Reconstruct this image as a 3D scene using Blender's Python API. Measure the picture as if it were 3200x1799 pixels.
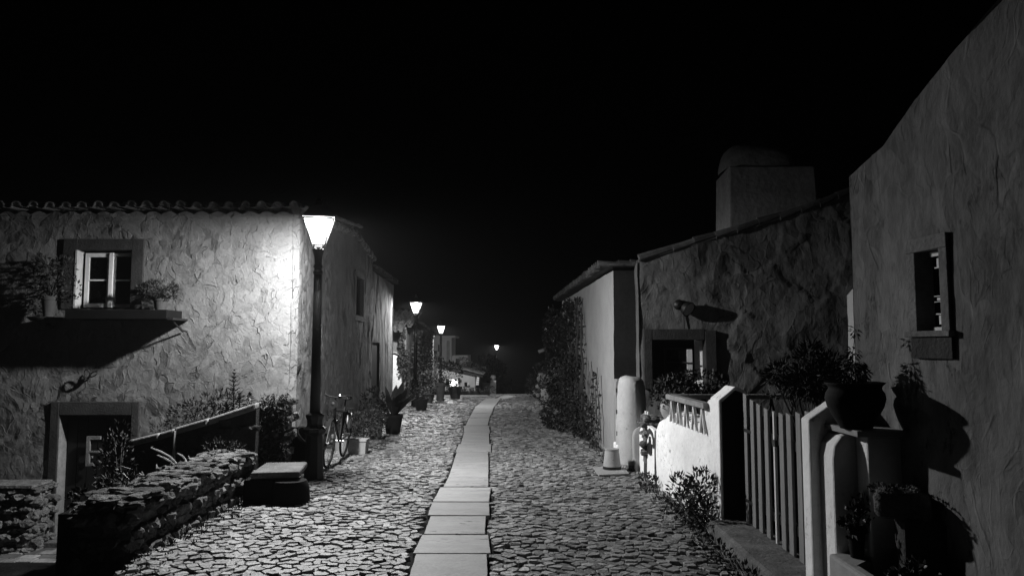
import bpy, math, random
from mathutils import Vector, Matrix, noise
R = math.radians
sc = bpy.context.scene
for o in list(bpy.data.objects): bpy.data.objects.remove(o)
COL = sc.collection
# ------------------------------------------------------------------ camera
F, CX, CY, PITCH, H = 2310.0, 1600.0, 899.5, R(4.49), 1.65
cam = bpy.data.cameras.new('camera'); cam.sensor_width = 36; cam.lens = 36*F/3200
cam.clip_end = 2000; cam.clip_start = 0.05
co = bpy.data.objects.new('camera', cam); COL.objects.link(co)
co.location = (0, 0, H); co.rotation_euler = (R(90)+PITCH, 0, 0); sc.camera = co
# ------------------------------------------------------------------ night sky
w = bpy.data.worlds.new('World'); sc.world = w; w.use_nodes = True
nt = w.node_tree; bg = nt.nodes['Background']
sky = nt.nodes.new('ShaderNodeTexSky'); sky.sky_type = 'NISHITA'; sky.sun_disc = False
sky.sun_elevation = R(-4); sky.sun_rotation = R(200)
bw = nt.nodes.new('ShaderNodeRGBToBW')
nt.links.new(sky.outputs[0], bw.inputs[0]); nt.links.new(bw.outputs[0], bg.inputs[0])
bg.inputs[1].default_value = 0.004
sc.view_settings.view_transform = 'Standard'; sc.view_settings.look = 'None'
sc.view_settings.exposure = 0; sc.view_settings.gamma = 1
sc.cycles.max_bounces = 5; sc.cycles.diffuse_bounces = 1; sc.cycles.use_denoising = True
sc.cycles.transparent_max_bounces = 12; sc.cycles.sample_clamp_indirect = 2.0
LAMP_W = 1550.0
HAZE = 0.00045

# ------------------------------------------------------------------ helpers: pixels of the 3200 px photo to points of the place
def ray(px, py):
    h = (px-CX)/F; v = (CY-py)/F
    return Vector((h, math.cos(PITCH)-v*math.sin(PITCH), math.sin(PITCH)+v*math.cos(PITCH)))
def P(px, py, Y):
    d = ray(px, py); return Vector((0, 0, H))+d*(Y/d.y)
def PZ(px, py, z):
    d = ray(px, py); return Vector((0, 0, H))+d*((z-H)/d.z)
def ON(a, b, px, py):
    d = ray(px, py); ax, ay = a[0], a[1]; bx, by = b[0]-a[0], b[1]-a[1]
    t = (ax*by-ay*bx)/(d.x*by-d.y*bx); return Vector((0, 0, H))+d*t
GZ = [(-6,0),(6,0),(9.6,-.05),(16,-.16),(24,-.3),(30,-.5),(36,-.75),(42,-1.05),(46,-1.6),(60,-3.2),(100,-5),(600,-6)]
def gz(y):
    for i in range(len(GZ)-1):
        if y <= GZ[i+1][0]:
            t = (y-GZ[i][0])/(GZ[i+1][0]-GZ[i][0]); return GZ[i][1]+t*(GZ[i+1][1]-GZ[i][1])
    return -6
def G(px, py):
    z = 0
    for _ in range(12): p = PZ(px, py, z); z = gz(p.y)
    return p

def tag(o, label=None, cat=None, group=None, kind=None):
    if label: o['label'] = label
    if cat: o['category'] = cat
    if group: o['group'] = group
    if kind: o['kind'] = kind
    return o
def empty(name, loc, label, cat, group=None, rz=0):
    o = bpy.data.objects.new(name, None); COL.objects.link(o); o.location = loc; o.rotation_euler = (0, 0, rz)
    o.empty_display_size = .1
    return tag(o, label, cat, group)
def wloc(o):
    v = Vector((0, 0, 0))
    while o is not None: v += o.location; o = o.parent
    return v
class MB:
    def __init__(s): s.v = []; s.f = []
    def add(s, vs, fs):
        n = len(s.v); s.v += [tuple(p) for p in vs]; s.f += [tuple(i+n for i in f) for f in fs]; return s
    def hexa(s, c):
        return s.add(c, [(0,3,2,1),(4,5,6,7),(0,1,5,4),(1,2,6,5),(2,3,7,6),(3,0,4,7)])
    def box(s, x0, x1, y0, y1, z0, z1):
        return s.hexa([(x0,y0,z0),(x1,y0,z0),(x1,y1,z0),(x0,y1,z0),(x0,y0,z1),(x1,y0,z1),(x1,y1,z1),(x0,y1,z1)])
    def bar(s, a, b, w, h, up=(0,0,1)):
        a = Vector(a); b = Vector(b); d = (b-a).normalized(); u = Vector(up)
        if abs(d.dot(u)) > .98: u = Vector((0, 1, 0))
        sd = d.cross(u).normalized(); u = sd.cross(d).normalized()
        c = []
        for q in (a, b):
            for i, j in ((-1,-1),(1,-1),(1,1),(-1,1)): c.append(q+sd*(i*w/2)+u*(j*h/2))
        return s.hexa(c)
    def tube(s, pts, r, n=8, cap=True):
        pts = [Vector(p) for p in pts]; m = len(pts)
        rr = r if isinstance(r, (list, tuple)) else [r]*m
        vs = []; fs = []
        ref = Vector((.12, .31, .94))
        for i, p in enumerate(pts):
            d = (pts[min(i+1, m-1)]-pts[max(i-1, 0)])
            d = d.normalized() if d.length > 1e-9 else Vector((0,0,1))
            rf = ref if abs(d.dot(ref)) < .95 else Vector((1, 0, 0))
            a = d.cross(rf).normalized(); b = d.cross(a)
            for k in range(n):
                t = 2*math.pi*k/n; vs.append(p+a*(rr[i]*math.cos(t))+b*(rr[i]*math.sin(t)))
        for i in range(m-1):
            for k in range(n):
                k2 = (k+1) % n; fs.append((i*n+k, i*n+k2, (i+1)*n+k2, (i+1)*n+k))
        if cap: fs.append(tuple(range(n))[::-1]); fs.append(tuple((m-1)*n+k for k in range(n)))
        return s.add(vs, fs)
    def lathe(s, prof, c=(0,0,0), n=24, M=None, a0=0, wob=0, seed=0):
        c = Vector(c); vs = []; fs = []; m = len(prof)
        for i, (r, z) in enumerate(prof):
            for k in range(n):
                t = a0+2*math.pi*k/n
                q = Vector((r*math.cos(t), r*math.sin(t), z))
                if wob: q *= 1+wob*noise.noise(q*6+Vector((seed, 0, 0)))
                if M: q = M @ q
                vs.append(c+q)
        for i in range(m-1):
            for k in range(n):
                k2 = (k+1) % n; fs.append((i*n+k, i*n+k2, (i+1)*n+k2, (i+1)*n+k))
        if prof[0][0] > 1e-4: fs.append(tuple(range(n))[::-1])
        if prof[-1][0] > 1e-4: fs.append(tuple((m-1)*n+k for k in range(n)))
        return s.add(vs, fs)
    def prism(s, poly, ext):
        """poly: 3D points, ext: vector"""
        n = len(poly); e = Vector(ext); vs = [Vector(p) for p in poly]+[Vector(p)+e for p in poly]
        fs = [tuple(range(n))[::-1], tuple(range(n, 2*n))]+[(i, (i+1) % n, n+(i+1) % n, n+i) for i in range(n)]
        return s.add(vs, fs)
    def rock(s, c, h, seed, rough=.28, sub=1):
        c = Vector(c); vs = []; fs = []
        V, Fc = ICO[sub]
        for q in V:
            q = Vector(q); m = max(abs(q.x), abs(q.y), abs(q.z)); q2 = q*(0.55+.45/m)
            d = 1+rough*noise.noise(q*1.7+Vector((seed*3.1, seed*1.7, 0)))+rough*.5*noise.noise(q*4+Vector((seed, 0, 7)))
            vs.append(c+Vector((q2.x*h[0], q2.y*h[1], q2.z*h[2]))*d if False else c+Vector((q2.x*h[0]*d, q2.y*h[1]*d, q2.z*h[2]*d)))
        return s.add(vs, Fc)
    def build(s, name, m, parent=None, smooth=False, bevel=0, off=None):
        me = bpy.data.meshes.new(name)
        if parent is not None: o0 = wloc(parent) if off is None else Vector(off)
        else:
            xs = [p[0] for p in s.v]; ys = [p[1] for p in s.v]; zs = [p[2] for p in s.v]
            o0 = Vector(((min(xs)+max(xs))/2, (min(ys)+max(ys))/2, min(zs)))
        me.from_pydata([(p[0]-o0.x, p[1]-o0.y, p[2]-o0.z) for p in s.v], [], s.f)
        me.validate(); me.update()
        if smooth:
            me.polygons.foreach_set('use_smooth', [True]*len(me.polygons))
        me.materials.append(m)
        o = bpy.data.objects.new(name, me); COL.objects.link(o)
        if parent is not None: o.parent = parent
        else: o.location = o0
        if smooth == 'auto':
            md = o.modifiers.new('es', 'EDGE_SPLIT'); md.split_angle = R(35)
        if bevel:
            md = o.modifiers.new('bevel', 'BEVEL'); md.width = bevel; md.segments = 2; md.limit_method = 'ANGLE'; md.angle_limit = R(40)
        return o
def _ico():
    import bmesh
    out = {}
    for k in (1, 2, 3):
        b = bmesh.new(); bmesh.ops.create_icosphere(b, subdivisions=k, radius=1); b.verts.ensure_lookup_table()
        out[k] = ([tuple(v.co) for v in b.verts], [tuple(v.index for v in f.verts) for f in b.faces]); b.free()
    return out
ICO = _ico()
def copy_tree(o, parent=None):
    c = o.copy(); COL.objects.link(c); c.parent = parent
    for ch in list(o.children): copy_tree(ch, c)
    return c

# ------------------------------------------------------------------ materials (greys: the whole scene is monochrome)
def mat(name, base, rough=.8, var=.25, vs=3.0, bump=.0, bs=30.0, spec=.3, metal=0.0, facet=0.0, fs=5.0, stretch=(1,1,1), spots=0.0, spotscale=12.0, island=0.0, ridge=0.0):
    m = bpy.data.materials.new(name); m.use_nodes = True; t = m.node_tree; N = t.nodes; L = t.links
    b = N['Principled BSDF']; b.inputs['Roughness'].default_value = rough; b.inputs['Metallic'].default_value = metal
    b.inputs['Specular IOR Level'].default_value = spec
    tc = N.new('ShaderNodeTexCoord'); mp = N.new('ShaderNodeMapping'); mp.inputs['Scale'].default_value = stretch
    L.new(tc.outputs['Object'], mp.inputs[0]); cv = mp.outputs[0]
    def nz(scale, det=5, rg=.6, vec=cv):
        n = N.new('ShaderNodeTexNoise'); n.inputs['Scale'].default_value = scale; n.inputs['Detail'].default_value = det
        n.inputs['Roughness'].default_value = rg; L.new(vec, n.inputs['Vector']); return n
    def mr(x, a, b_, c, d, cl=True):
        n = N.new('ShaderNodeMapRange'); n.clamp = cl
        for i, q in enumerate((a, b_, c, d)): n.inputs[i+1].default_value = q
        L.new(x, n.inputs[0]); return n.outputs[0]
    def mth(op, x, y):
        n = N.new('ShaderNodeMath'); n.operation = op
        for i, q in enumerate((x, y)):
            if isinstance(q, (int, float)): n.inputs[i].default_value = q
            else: L.new(q, n.inputs[i])
        return n.outputs[0]
    k = mr(nz(vs, 8, .65).outputs['Fac'], .3, .7, 1-var, 1+var)
    k = mth('MULTIPLY', k, mr(nz(vs*9, 4).outputs['Fac'], .3, .7, 1-var*.5, 1+var*.5))
    if spots:
        s1 = mr(nz(spotscale, 6, .75).outputs['Fac'], .56, .66, 0, 1); s2 = mr(nz(vs*.6, 2).outputs['Fac'], .45, .6, 0, 1)
        k = mth('MULTIPLY', k, mth('SUBTRACT', 1.0, mth('MULTIPLY', mth('MULTIPLY', s1, s2), spots)))
    if island:
        g = N.new('ShaderNodeNewGeometry'); k = mth('MULTIPLY', k, mr(g.outputs['Random Per Island'], 0, 1, 1-island, 1+island))
    col = mth('MULTIPLY', k, base)
    cb = N.new('ShaderNodeCombineColor')
    for i in range(3): L.new(col, cb.inputs[i])
    L.new(cb.outputs[0], b.inputs['Base Color'])
    h = None
    if bump: h = mth('MULTIPLY', nz(bs, 6, .6).outputs['Fac'], bump)
    if facet:
        # trowelled plaster: every Voronoi cell is a stroke pressed at its own tilt
        ds = nz(2.0, 2, .5); sub = N.new('ShaderNodeVectorMath'); sub.operation = 'SUBTRACT'
        L.new(ds.outputs['Color'], sub.inputs[0]); sub.inputs[1].default_value = (.5,.5,.5)
        sca = N.new('ShaderNodeVectorMath'); sca.operation = 'SCALE'; sca.inputs['Scale'].default_value = .6; L.new(sub.outputs[0], sca.inputs[0])
        ad = N.new('ShaderNodeVectorMath'); ad.operation = 'ADD'; L.new(cv, ad.inputs[0]); L.new(sca.outputs[0], ad.inputs[1])
        for sc_, am in ((fs, 1.0), (fs*2.3, .45)):
            vo = N.new('ShaderNodeTexVoronoi'); vo.inputs['Scale'].default_value = sc_; L.new(ad.outputs[0], vo.inputs['Vector'])
            dd = N.new('ShaderNodeVectorMath'); dd.operation = 'SUBTRACT'; L.new(ad.outputs[0], dd.inputs[0]); L.new(vo.outputs['Position'], dd.inputs[1])
            cc = N.new('ShaderNodeVectorMath'); cc.operation = 'SUBTRACT'; L.new(vo.outputs['Color'], cc.inputs[0]); cc.inputs[1].default_value = (.5,.5,.5)
            dt = N.new('ShaderNodeVectorMath'); dt.operation = 'DOT_PRODUCT'; L.new(dd.outputs[0], dt.inputs[0]); L.new(cc.outputs[0], dt.inputs[1])
            q = mth('MULTIPLY', dt.outputs['Value'], facet*am)
            h = q if h is None else mth('ADD', h, q)
            if ridge:
                ve = N.new('ShaderNodeTexVoronoi'); ve.feature = 'DISTANCE_TO_EDGE'; ve.inputs['Scale'].default_value = sc_; L.new(ad.outputs[0], ve.inputs['Vector'])
                sep = N.new('ShaderNodeSeparateColor'); L.new(vo.outputs['Color'], sep.inputs[0])
                rd = mr(ve.outputs['Distance'], 0, .06, 1, 0)
                mk = mr(nz(sc_*.8, 2).outputs['Fac'], .47, .58, 0, 1); h = mth('ADD', h, mth('MULTIPLY', mth('MULTIPLY', mth('MULTIPLY', rd, mk), mth('SUBTRACT', sep.outputs[2], .35)), ridge*am*2.4))
    if h is not None:
        bn = N.new('ShaderNodeBump'); bn.inputs['Strength'].default_value = 1; bn.inputs['Distance'].default_value = 1
        L.new(h, bn.inputs['Height']); L.new(bn.outputs[0], b.inputs['Normal'])
    return m
def emis(name, s, transp=0.0):
    m = bpy.data.materials.new(name); m.use_nodes = True; t = m.node_tree; t.nodes.clear()
    e = t.nodes.new('ShaderNodeEmission'); e.inputs[0].default_value = (1,1,1,1); e.inputs[1].default_value = s
    o = t.nodes.new('ShaderNodeOutputMaterial')
    if transp:
        tr = t.nodes.new('ShaderNodeBsdfTransparent'); tr.inputs[0].default_value = (transp,)*3+(1,)
        a = t.nodes.new('ShaderNodeAddShader'); t.links.new(e.outputs[0], a.inputs[0]); t.links.new(tr.outputs[0], a.inputs[1]); t.links.new(a.outputs[0], o.inputs[0])
    else: t.links.new(e.outputs[0], o.inputs[0])
    return m
M = {}
M['plaster_rough'] = mat('plaster_rough', .135, .9, .13, 1.0, bump=.016, bs=13, spec=.12, facet=.27, fs=7.0, ridge=.011, stretch=(1,1,.85), spots=.35, spotscale=9)
M['plaster_soft'] = mat('plaster_soft', .60, .9, .14, 1.5, bump=.01, bs=18, spec=.15, facet=.12, fs=3.0, stretch=(1,1,.4))
M['plaster_side'] = mat('plaster_side', .155, .9, .1, 1.5, bump=.014, bs=22, spec=.15, facet=.2, ridge=.006, fs=3.6, stretch=(1,1,.3))
M['plaster_b'] = mat('plaster_b', .12, .92, .3, 1.2, bump=.02, bs=10, spec=.1, facet=.2, fs=4.5, ridge=.006, stretch=(1,1,.7))
M['plaster_e'] = mat('plaster_e', .145, .92, .4, 1.3, bump=.010, bs=16, spec=.1, facet=.13, fs=6.0, ridge=.003, stretch=(1,1,.55), spots=.75, spotscale=11)
M['whitewash'] = mat('whitewash', .82, .9, .1, 2.5, bump=.008, bs=14, spec=.15, spots=.75, spotscale=15)
M['whitewash_clean'] = mat('whitewash_clean', .30, .9, .12, 2.5, bump=.006, bs=14, spec=.15)
M['band'] = mat('dark_band', .02, .9, .25, 2, bump=.004, bs=20, spec=.1)
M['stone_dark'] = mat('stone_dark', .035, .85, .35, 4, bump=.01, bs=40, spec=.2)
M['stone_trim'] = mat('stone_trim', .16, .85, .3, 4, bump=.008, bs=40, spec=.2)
M['stone'] = mat('rubble_stone', .14, .95, .45, 6, bump=.05, bs=22, spec=.15, island=.45)
M['cobble'] = mat('cobble', .165, .5, .4, 1.6, bump=.012, bs=40, spec=.5, island=.6)
M['joint'] = mat('joint_earth', .02, .95, .4, 6, bump=.02, bs=50, spec=.05)
M['slab'] = mat('limestone_slab', .27, .6, .16, 2.4, bump=.005, bs=24, spec=.3, spots=.9, spotscale=7, stretch=(1,2.4,1), island=.13)
M['earth'] = mat('earth_and_shade', .012, .95, .5, 3, bump=.02, bs=30, spec=.05)
M['iron'] = mat('black_iron', .006, .5, .3, 6, bump=.0015, bs=60, spec=.35)
M['chimney'] = mat('chimney_render', .19, .92, .35, 1.6, bump=.02, bs=9, spec=.1, spots=.6, spotscale=8)
M['coping'] = mat('coping_lime', .22, .9, .3, 5, bump=.01, bs=30, spec=.1, spots=.5)
M['shelf'] = mat('shade_board_black', .006, .85, .3, 5, spec=.1)
M['iron_dull'] = mat('dull_iron', .012, .7, .3, 6, spec=.2)
M['chrome'] = mat('chrome', .3, .35, .1, 6, metal=1)
M['rubber'] = mat('rubber', .012, .8, .2, 8, spec=.2)
M['white_paint'] = mat('white_paint', .66, .55, .12, 6, bump=.002, bs=40, spec=.3)
M['grey_paint'] = mat('grey_paint', .42, .6, .15, 6, bump=.002, bs=40, spec=.3)
M['picket'] = mat('picket_paint', .19, .65, .18, 6, bump=.003, bs=50, spec=.25, stretch=(1,1,.2))
M['wood_dark'] = mat('wood_dark', .03, .8, .3, 5, bump=.006, bs=40, spec=.2, stretch=(1,1,.15))
M['wood_pale'] = mat('wood_pale', .22, .75, .3, 8, bump=.004, bs=60, spec=.2)
M['glass'] = mat('window_glass', .002, .06, 0, 3, spec=.5)
M['tile'] = mat('roof_tile', .09, .85, .4, 3, bump=.006, bs=40, spec=.15, island=.4)
M['leaf'] = mat('leaf_dark', .018, .6, .3, 8, spec=.3, island=.6)
M['leaf_pale'] = mat('leaf_pale', .06, .6, .3, 8, spec=.3, island=.6)
M['petal'] = mat('pale_petals', .35, .7, .2, 8, spec=.2, island=.3)
M['stem'] = mat('stem', .05, .85, .3, 8, bump=.004, bs=60)
M['stalk'] = mat('dry_stalk', .3, .8, .3, 8)
M['terracotta'] = mat('terracotta', .05, .85, .2, 4, bump=.003, bs=30, spec=.15)
M['clay_dark'] = mat('dark_clay', .008, .85, .2, 4, bump=.002, bs=30, spec=.12)
M['pot_pale'] = mat('pale_pot', .3, .7, .15, 4, bump=.002, bs=30)
M['moss'] = mat('mossy_stone', .11, .95, .5, 6, bump=.03, bs=40, spec=.08)
M['doorwood'] = mat('door_black', .006, .6, .2, 5, spec=.3)
M['step'] = mat('worn_step', .11, .9, .45, 5, bump=.014, bs=26, spec=.15)
M['lantern_glass'] = emis('lantern_glass', 5.0, .9)
M['lit'] = emis('lit_interior', 1.2)
M['lit_soft'] = emis('lit_interior_soft', .28)

# ------------------------------------------------------------------ plants
def leaf(mb, p, d, up, L, W):
    d = d.normalized(); s = d.cross(up)
    if s.length < 1e-3: s = Vector((1, 0, 0))
    s.normalize(); n = s.cross(d)
    mb.add([p, p+d*(L*.45)+s*(W/2)+n*(W*.12), p+d*L-n*(L*.12), p+d*(L*.45)-s*(W/2)+n*(W*.12)], [(0,1,2,3)])
def rv(rg):
    while True:
        v = Vector((rg.uniform(-1,1), rg.uniform(-1,1), rg.uniform(-1,1)))
        if .05 < v.length < 1: return v
def cloud(mb, blobs, n, L, seed, W=None, up=.35, shell=.4):
    """leaves through the volume of lumpy blobs (x,y,z,rx,ry,rz)"""
    rg = random.Random(seed); tot = sum(b[3]*b[4]*b[5] for b in blobs)
    for b in blobs:
        k = int(n*b[3]*b[4]*b[5]/tot)+1
        for _ in range(k):
            v = rv(rg); v = v.normalized()*(v.length**shell)
            q = Vector((b[0]+v.x*b[3], b[1]+v.y*b[4], b[2]+v.z*b[5]))
            if noise.noise(q*(2.2/max(b[3], .12))+Vector((seed, 0, 0))) < -.18: continue
            d = (v+rv(rg)*.9+Vector((0, 0, up)))
            l = L*rg.uniform(.6, 1.25); leaf(mb, q, d, rv(rg), l, (W or L*.5)*rg.uniform(.7, 1.2))
    return mb
def whorl(mb, p, n_r, step, L, seed, W=.02, droop=.0):
    rg = random.Random(seed); p = Vector(p)
    for i in range(n_r):
        k = 7; z = p.z+i*step; f = 1-.75*(i/max(1, n_r-1))**1.6
        for j in range(k):
            a = 2*math.pi*(j+rg.uniform(-.2, .2))/k+i*.7
            leaf(mb, Vector((p.x, p.y, z)), Vector((math.cos(a), math.sin(a), .35+1.2*i/n_r-droop)), Vector((0,0,1)), L*f*rg.uniform(.85, 1.1), W)
def stems(mb, base, tips, r=.008):
    b = Vector(base)
    for t in tips:
        t = Vector(t); mid = (b+t)/2+Vector((0, 0, .12*(t-b).length)); mb.tube([b, mid, t], [r, r*.8, r*.4], 5)
def pot_profile(r, h, kind='taper'):
    if kind == 'belly': return [(r*.55,0),(r*.78,h*.15),(r*.97,h*.4),(r,h*.58),(r*.93,h*.75),(r*.8,h*.86),(r*.82,h*.9),(r*.95,h),(r*.9,h),(r*.74,h*.88),(r*.1,h*.84)]
    return [(r*.68,0),(r*.95,h*.82),(r*1.05,h*.82),(r*1.05,h),(r*.95,h),(r*.92,h*.86),(r*.1,h*.84)]
def potted(name, loc, r, h, blobs, n, L, seed, label, pm='terracotta', lm='leaf', kind='taper', cat='potted plant', group=None, W=None, square=False, up=.35):
    e = empty(name, loc, label, cat, group)
    x, y, z = loc
    if square:
        mb = MB(); mb.hexa([(x-r*.9,y-r*.9,z),(x+r*.9,y-r*.9,z),(x+r*.9,y+r*.9,z),(x-r*.9,y+r*.9,z),(x-r,y-r,z+h),(x+r,y-r,z+h),(x+r,y+r,z+h),(x-r,y+r,z+h)])
        mb.box(x-r*1.05, x+r*1.05, y-r*1.05, y+r*1.05, z+h-.03, z+h+.004); mb.build('pot', M[pm], e, bevel=.006)
    else: MB().lathe(pot_profile(r, h, kind), loc, 24).build('pot', M[pm], e, smooth='auto')
    bl = [(x+b[0], y+b[1], z+h+b[2], b[3], b[4], b[5]) for b in blobs]
    cloud(MB(), bl, n, L, seed, W, up).build('foliage', M[lm], e)
    rg = random.Random(seed); mb = MB()
    stems(mb, (x, y, z+h*.8), [(b[0]+rg.uniform(-.5,.5)*b[3], b[1]+rg.uniform(-.5,.5)*b[4], b[2]+rg.uniform(-.2,.6)*b[5]) for b in bl for _ in range(3)], .006)
    mb.build('stem', M['stem'], e)
    return e

# ------------------------------------------------------------------ rough wall sheet with openings
def facet_h(p, sc_, seed):
    q = p*sc_+noise.noise_vector(p*1.7)*.45
    d, pts = noise.voronoi(q)
    c = noise.cell_vector(pts[0]*7.3+Vector((seed, seed, seed)))
    return (q-pts[0]).dot(c-Vector((.5,.5,.5)))/sc_
def wall_sheet(mb, a, b, z0, top, holes=(), res=.06, amp=.02, fac=.0, fsc=4.0, seed=0, inward=1, stretch=1.0, edge0=0, edge1=0, pin0=0, pin1=0):
    """vertical sheet from a to b (seen side on the right of a->b when inward=1); holes in (s0,s1,z0,z1)"""
    a = Vector((a[0], a[1], 0)); b = Vector((b[0], b[1], 0)); Ln = (b-a).length; d = (b-a)/Ln
    n = Vector((d.y, -d.x, 0))*inward
    zt = max(top(s*Ln/40) for s in range(41))
    def lines(lo, hi, keys):
        ks = sorted({lo, hi, *[k for k in keys if lo < k < hi]}); out = [lo]
        for i in range(len(ks)-1):
            m = max(1, round((ks[i+1]-ks[i])/res))
            out += [ks[i]+(ks[i+1]-ks[i])*j/m for j in range(1, m+1)]
        return out
    S = lines(0, Ln, [h[0] for h in holes]+[h[1] for h in holes]); Z = lines(z0, zt, [h[2] for h in holes]+[h[3] for h in holes])
    vs = []; idx = {}
    for i, s in enumerate(S):
        tp = top(s)
        for j, z in enumerate(Z):
            z_ = min(z, tp); p = a+d*s+Vector((0, 0, z_))
            q = Vector((p.x, p.y, p.z*stretch))
            h = amp*noise.noise(q*1.1+Vector((seed, 0, 0)))+amp*.5*noise.noise(q*3.1+Vector((0, seed, 0)))
            if fac: h += fac*facet_h(q, fsc, seed)
            k = 1.0
            for hl in holes:
                if hl[0]-1e-6 <= s <= hl[1]+1e-6 and hl[2]-1e-6 <= z <= hl[3]+1e-6: k = .15
            h *= k
            if pin0: h *= min(1, s/pin0)
            if pin1: h *= min(1, (Ln-s)/pin1)
            if edge0 and s < edge0: h -= edge0*.5*(1-s/edge0)**2
            if edge1 and Ln-s < edge1: h -= edge1*.5*(1-(Ln-s)/edge1)**2
            idx[i, j] = len(vs); vs.append(p+n*h)
    fs = []
    for i in range(len(S)-1):
        for j in range(len(Z)-1):
            cs, cz = (S[i]+S[i+1])/2, (Z[j]+Z[j+1])/2
            if any(h[0] < cs < h[1] and h[2] < cz < h[3] for h in holes): continue
            if Z[j] >= top(S[i]) and Z[j] >= top(S[i+1]): continue
            q = (idx[i,j], idx[i+1,j], idx[i+1,j+1], idx[i,j+1])
            fs.append(q if inward == 1 else q[::-1])
    mb.add(vs, fs); return a, d, n
def local_box(mb, a, d, n, s0, s1, o0, o1, z0, z1):
    """box in wall coordinates: s along, o outward"""
    c = []
    for z in (z0, z1):
        for s, o in ((s0,o0),(s1,o0),(s1,o1),(s0,o1)): c.append(a+d*s+n*o+Vector((0,0,z)))
    mb.hexa(c)
def lin(pts):
    def f(s):
        if s <= pts[0][0]: return pts[0][1]
        for i in range(len(pts)-1):
            if s <= pts[i+1][0]:
                t = (s-pts[i][0])/(pts[i+1][0]-pts[i][0]); return pts[i][1]+t*(pts[i+1][1]-pts[i][1])
        return pts[-1][1]
    return f
def tile_run(mb, p0, p1, q0, q1, pitch, r, seed, rows=10, jit=.012):
    """barrel tiles: eave line p0->p1, ridge line q0->q1"""
    rg = random.Random(seed); p0, p1, q0, q1 = map(Vector, (p0, p1, q0, q1)); n = max(1, round((p1-p0).length/pitch))
    e = (p1-p0).normalized()
    for i in range(n):
        t = (i+.5)/n; A = p0.lerp(p1, t); B = q0.lerp(q1, t); D = (B-A); Lr = D.length; D.normalize(); U = e.cross(D)
        if U.z < 0: U = -U
        for k in range(rows):
            for cover in (0, 1):
                s0 = Lr*k/rows-(.04 if k else 0); s1 = Lr*(k+1)/rows
                jx = rg.uniform(-jit, jit); jz = rg.uniform(-jit, jit); off = e*(jx+(0 if cover else pitch*.5))
                vs = []; m = 7
                for s, rr, dz in ((s0, r, .02), (s1, r*.86, 0)):
                    for lay in (0, 1):
                        for j in range(m):
                            a_ = math.pi*j/(m-1); r2 = rr-(.016 if lay else 0)
                            up = math.sin(a_)*r2*(1 if cover else -.5)
                            vs.append(A+off+D*s+e*(math.cos(a_)*r2)+U*(up+dz+jz+(0.03 if cover else .03)))
                fs = []
                for j in range(m-1):
                    fs.append((j, j+1, 2*m+j+1, 2*m+j)); fs.append((m+j, 3*m+j, 3*m+j+1, m+j+1))
                    fs.append((j, m+j, m+j+1, j+1)); fs.append((2*m+j, 2*m+j+1, 3*m+j+1, 3*m+j))
                mb.add(vs, fs)
def arch_poly(x0, x1, z0, z1, y, n=10):
    """rounded-top outline in an XZ plane"""
    r = (x1-x0)/2; cx = (x0+x1)/2; pts = [(x0,y,z0),(x1,y,z0)]
    rz = min(r, z1-z0)
    for k in range(n+1):
        a = math.pi*k/n; pts.append((cx+r*math.cos(a), y, z1-rz+rz*math.sin(a)))
    return pts
# ================================================================== GROUND
XLp = lin([(3.0,-2.80),(5.3,-2.84),(6.2,-2.93),(8.5,-2.93),(8.9,-3.3),(11,-3.24),(20,-3.80),(24,-3.9),(26,-4.1),(42,-4.4)])
XRp = lin([(3.0,1.62),(5.0,1.72),(6.9,1.78),(9.1,1.74),(9.4,1.95),(10.0,1.9),(10.6,1.62),(11.6,1.58),(20,1.35),(21,1.6),(30,2.4),(42,3.6)])
mb = MB(); ys = [-8,-4,0,3,5,6.5,8,9.6,10.2,11.6,13,16,20,24,27,30,33,36,39,42,44,46,52,60,80,100,130]
xs = [-60,-20,-9,-5,-3.3,-2.94]; xr = [-2.94,0,2,6,12,60]
def yard(x, y): return -1.2 if y < 10.96 else gz(y)-.05
for X, fn in ((xs, 'L'), (xr, 'R')):
    for i in range(len(X)-1):
        for j in range(len(ys)-1):
            if fn == 'L' and X[i] >= -9 and ys[j] < 11.5 or (fn == 'L' and ys[j] < 11.5):
                z = [-1.2]*4
            else: z = [gz(ys[j])-.05]*2+[gz(ys[j+1])-.05]*2
            mb.add([(X[i],ys[j],z[0]),(X[i+1],ys[j],z[1]),(X[i+1],ys[j+1],z[2]),(X[i],ys[j+1],z[3])], [(0,1,2,3)])
for j in range(len(ys)-1):
    if ys[j] < 11.5:
        mb.add([(-2.94,ys[j],-1.2),(-2.94,ys[j+1],-1.2),(-2.94,ys[j+1],gz(ys[j+1])-.05),(-2.94,ys[j],gz(ys[j])-.05)], [(0,1,2,3)])
mb.add([(-60,11.6,-1.2),(-2.94,11.6,-1.2),(-2.94,11.6,gz(11.6)-.05),(-60,11.6,gz(11.6)-.05)], [(0,1,2,3)])
g = mb.build('ground', M['earth']); tag(g, kind='structure')  # shade of the sunken yard is put into the dark earth
# pale paving puts the lit strip before the sunken door into colour
mb = MB(); rg = random.Random(5)
y0 = 9.9
for r_ in range(5):
    x = -9.0
    while x < -5.75:
        wd = rg.uniform(.18, .34); z = -1.19+rg.uniform(0, .012)
        mb.box(x+.008, x+wd-.008, 10.02+r_*.18, 10.02+r_*.18+.168, -1.25, z); x += wd
o = mb.build('lit_yard_paving', M['cobble'], bevel=.01); tag(o, kind='structure')

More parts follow.
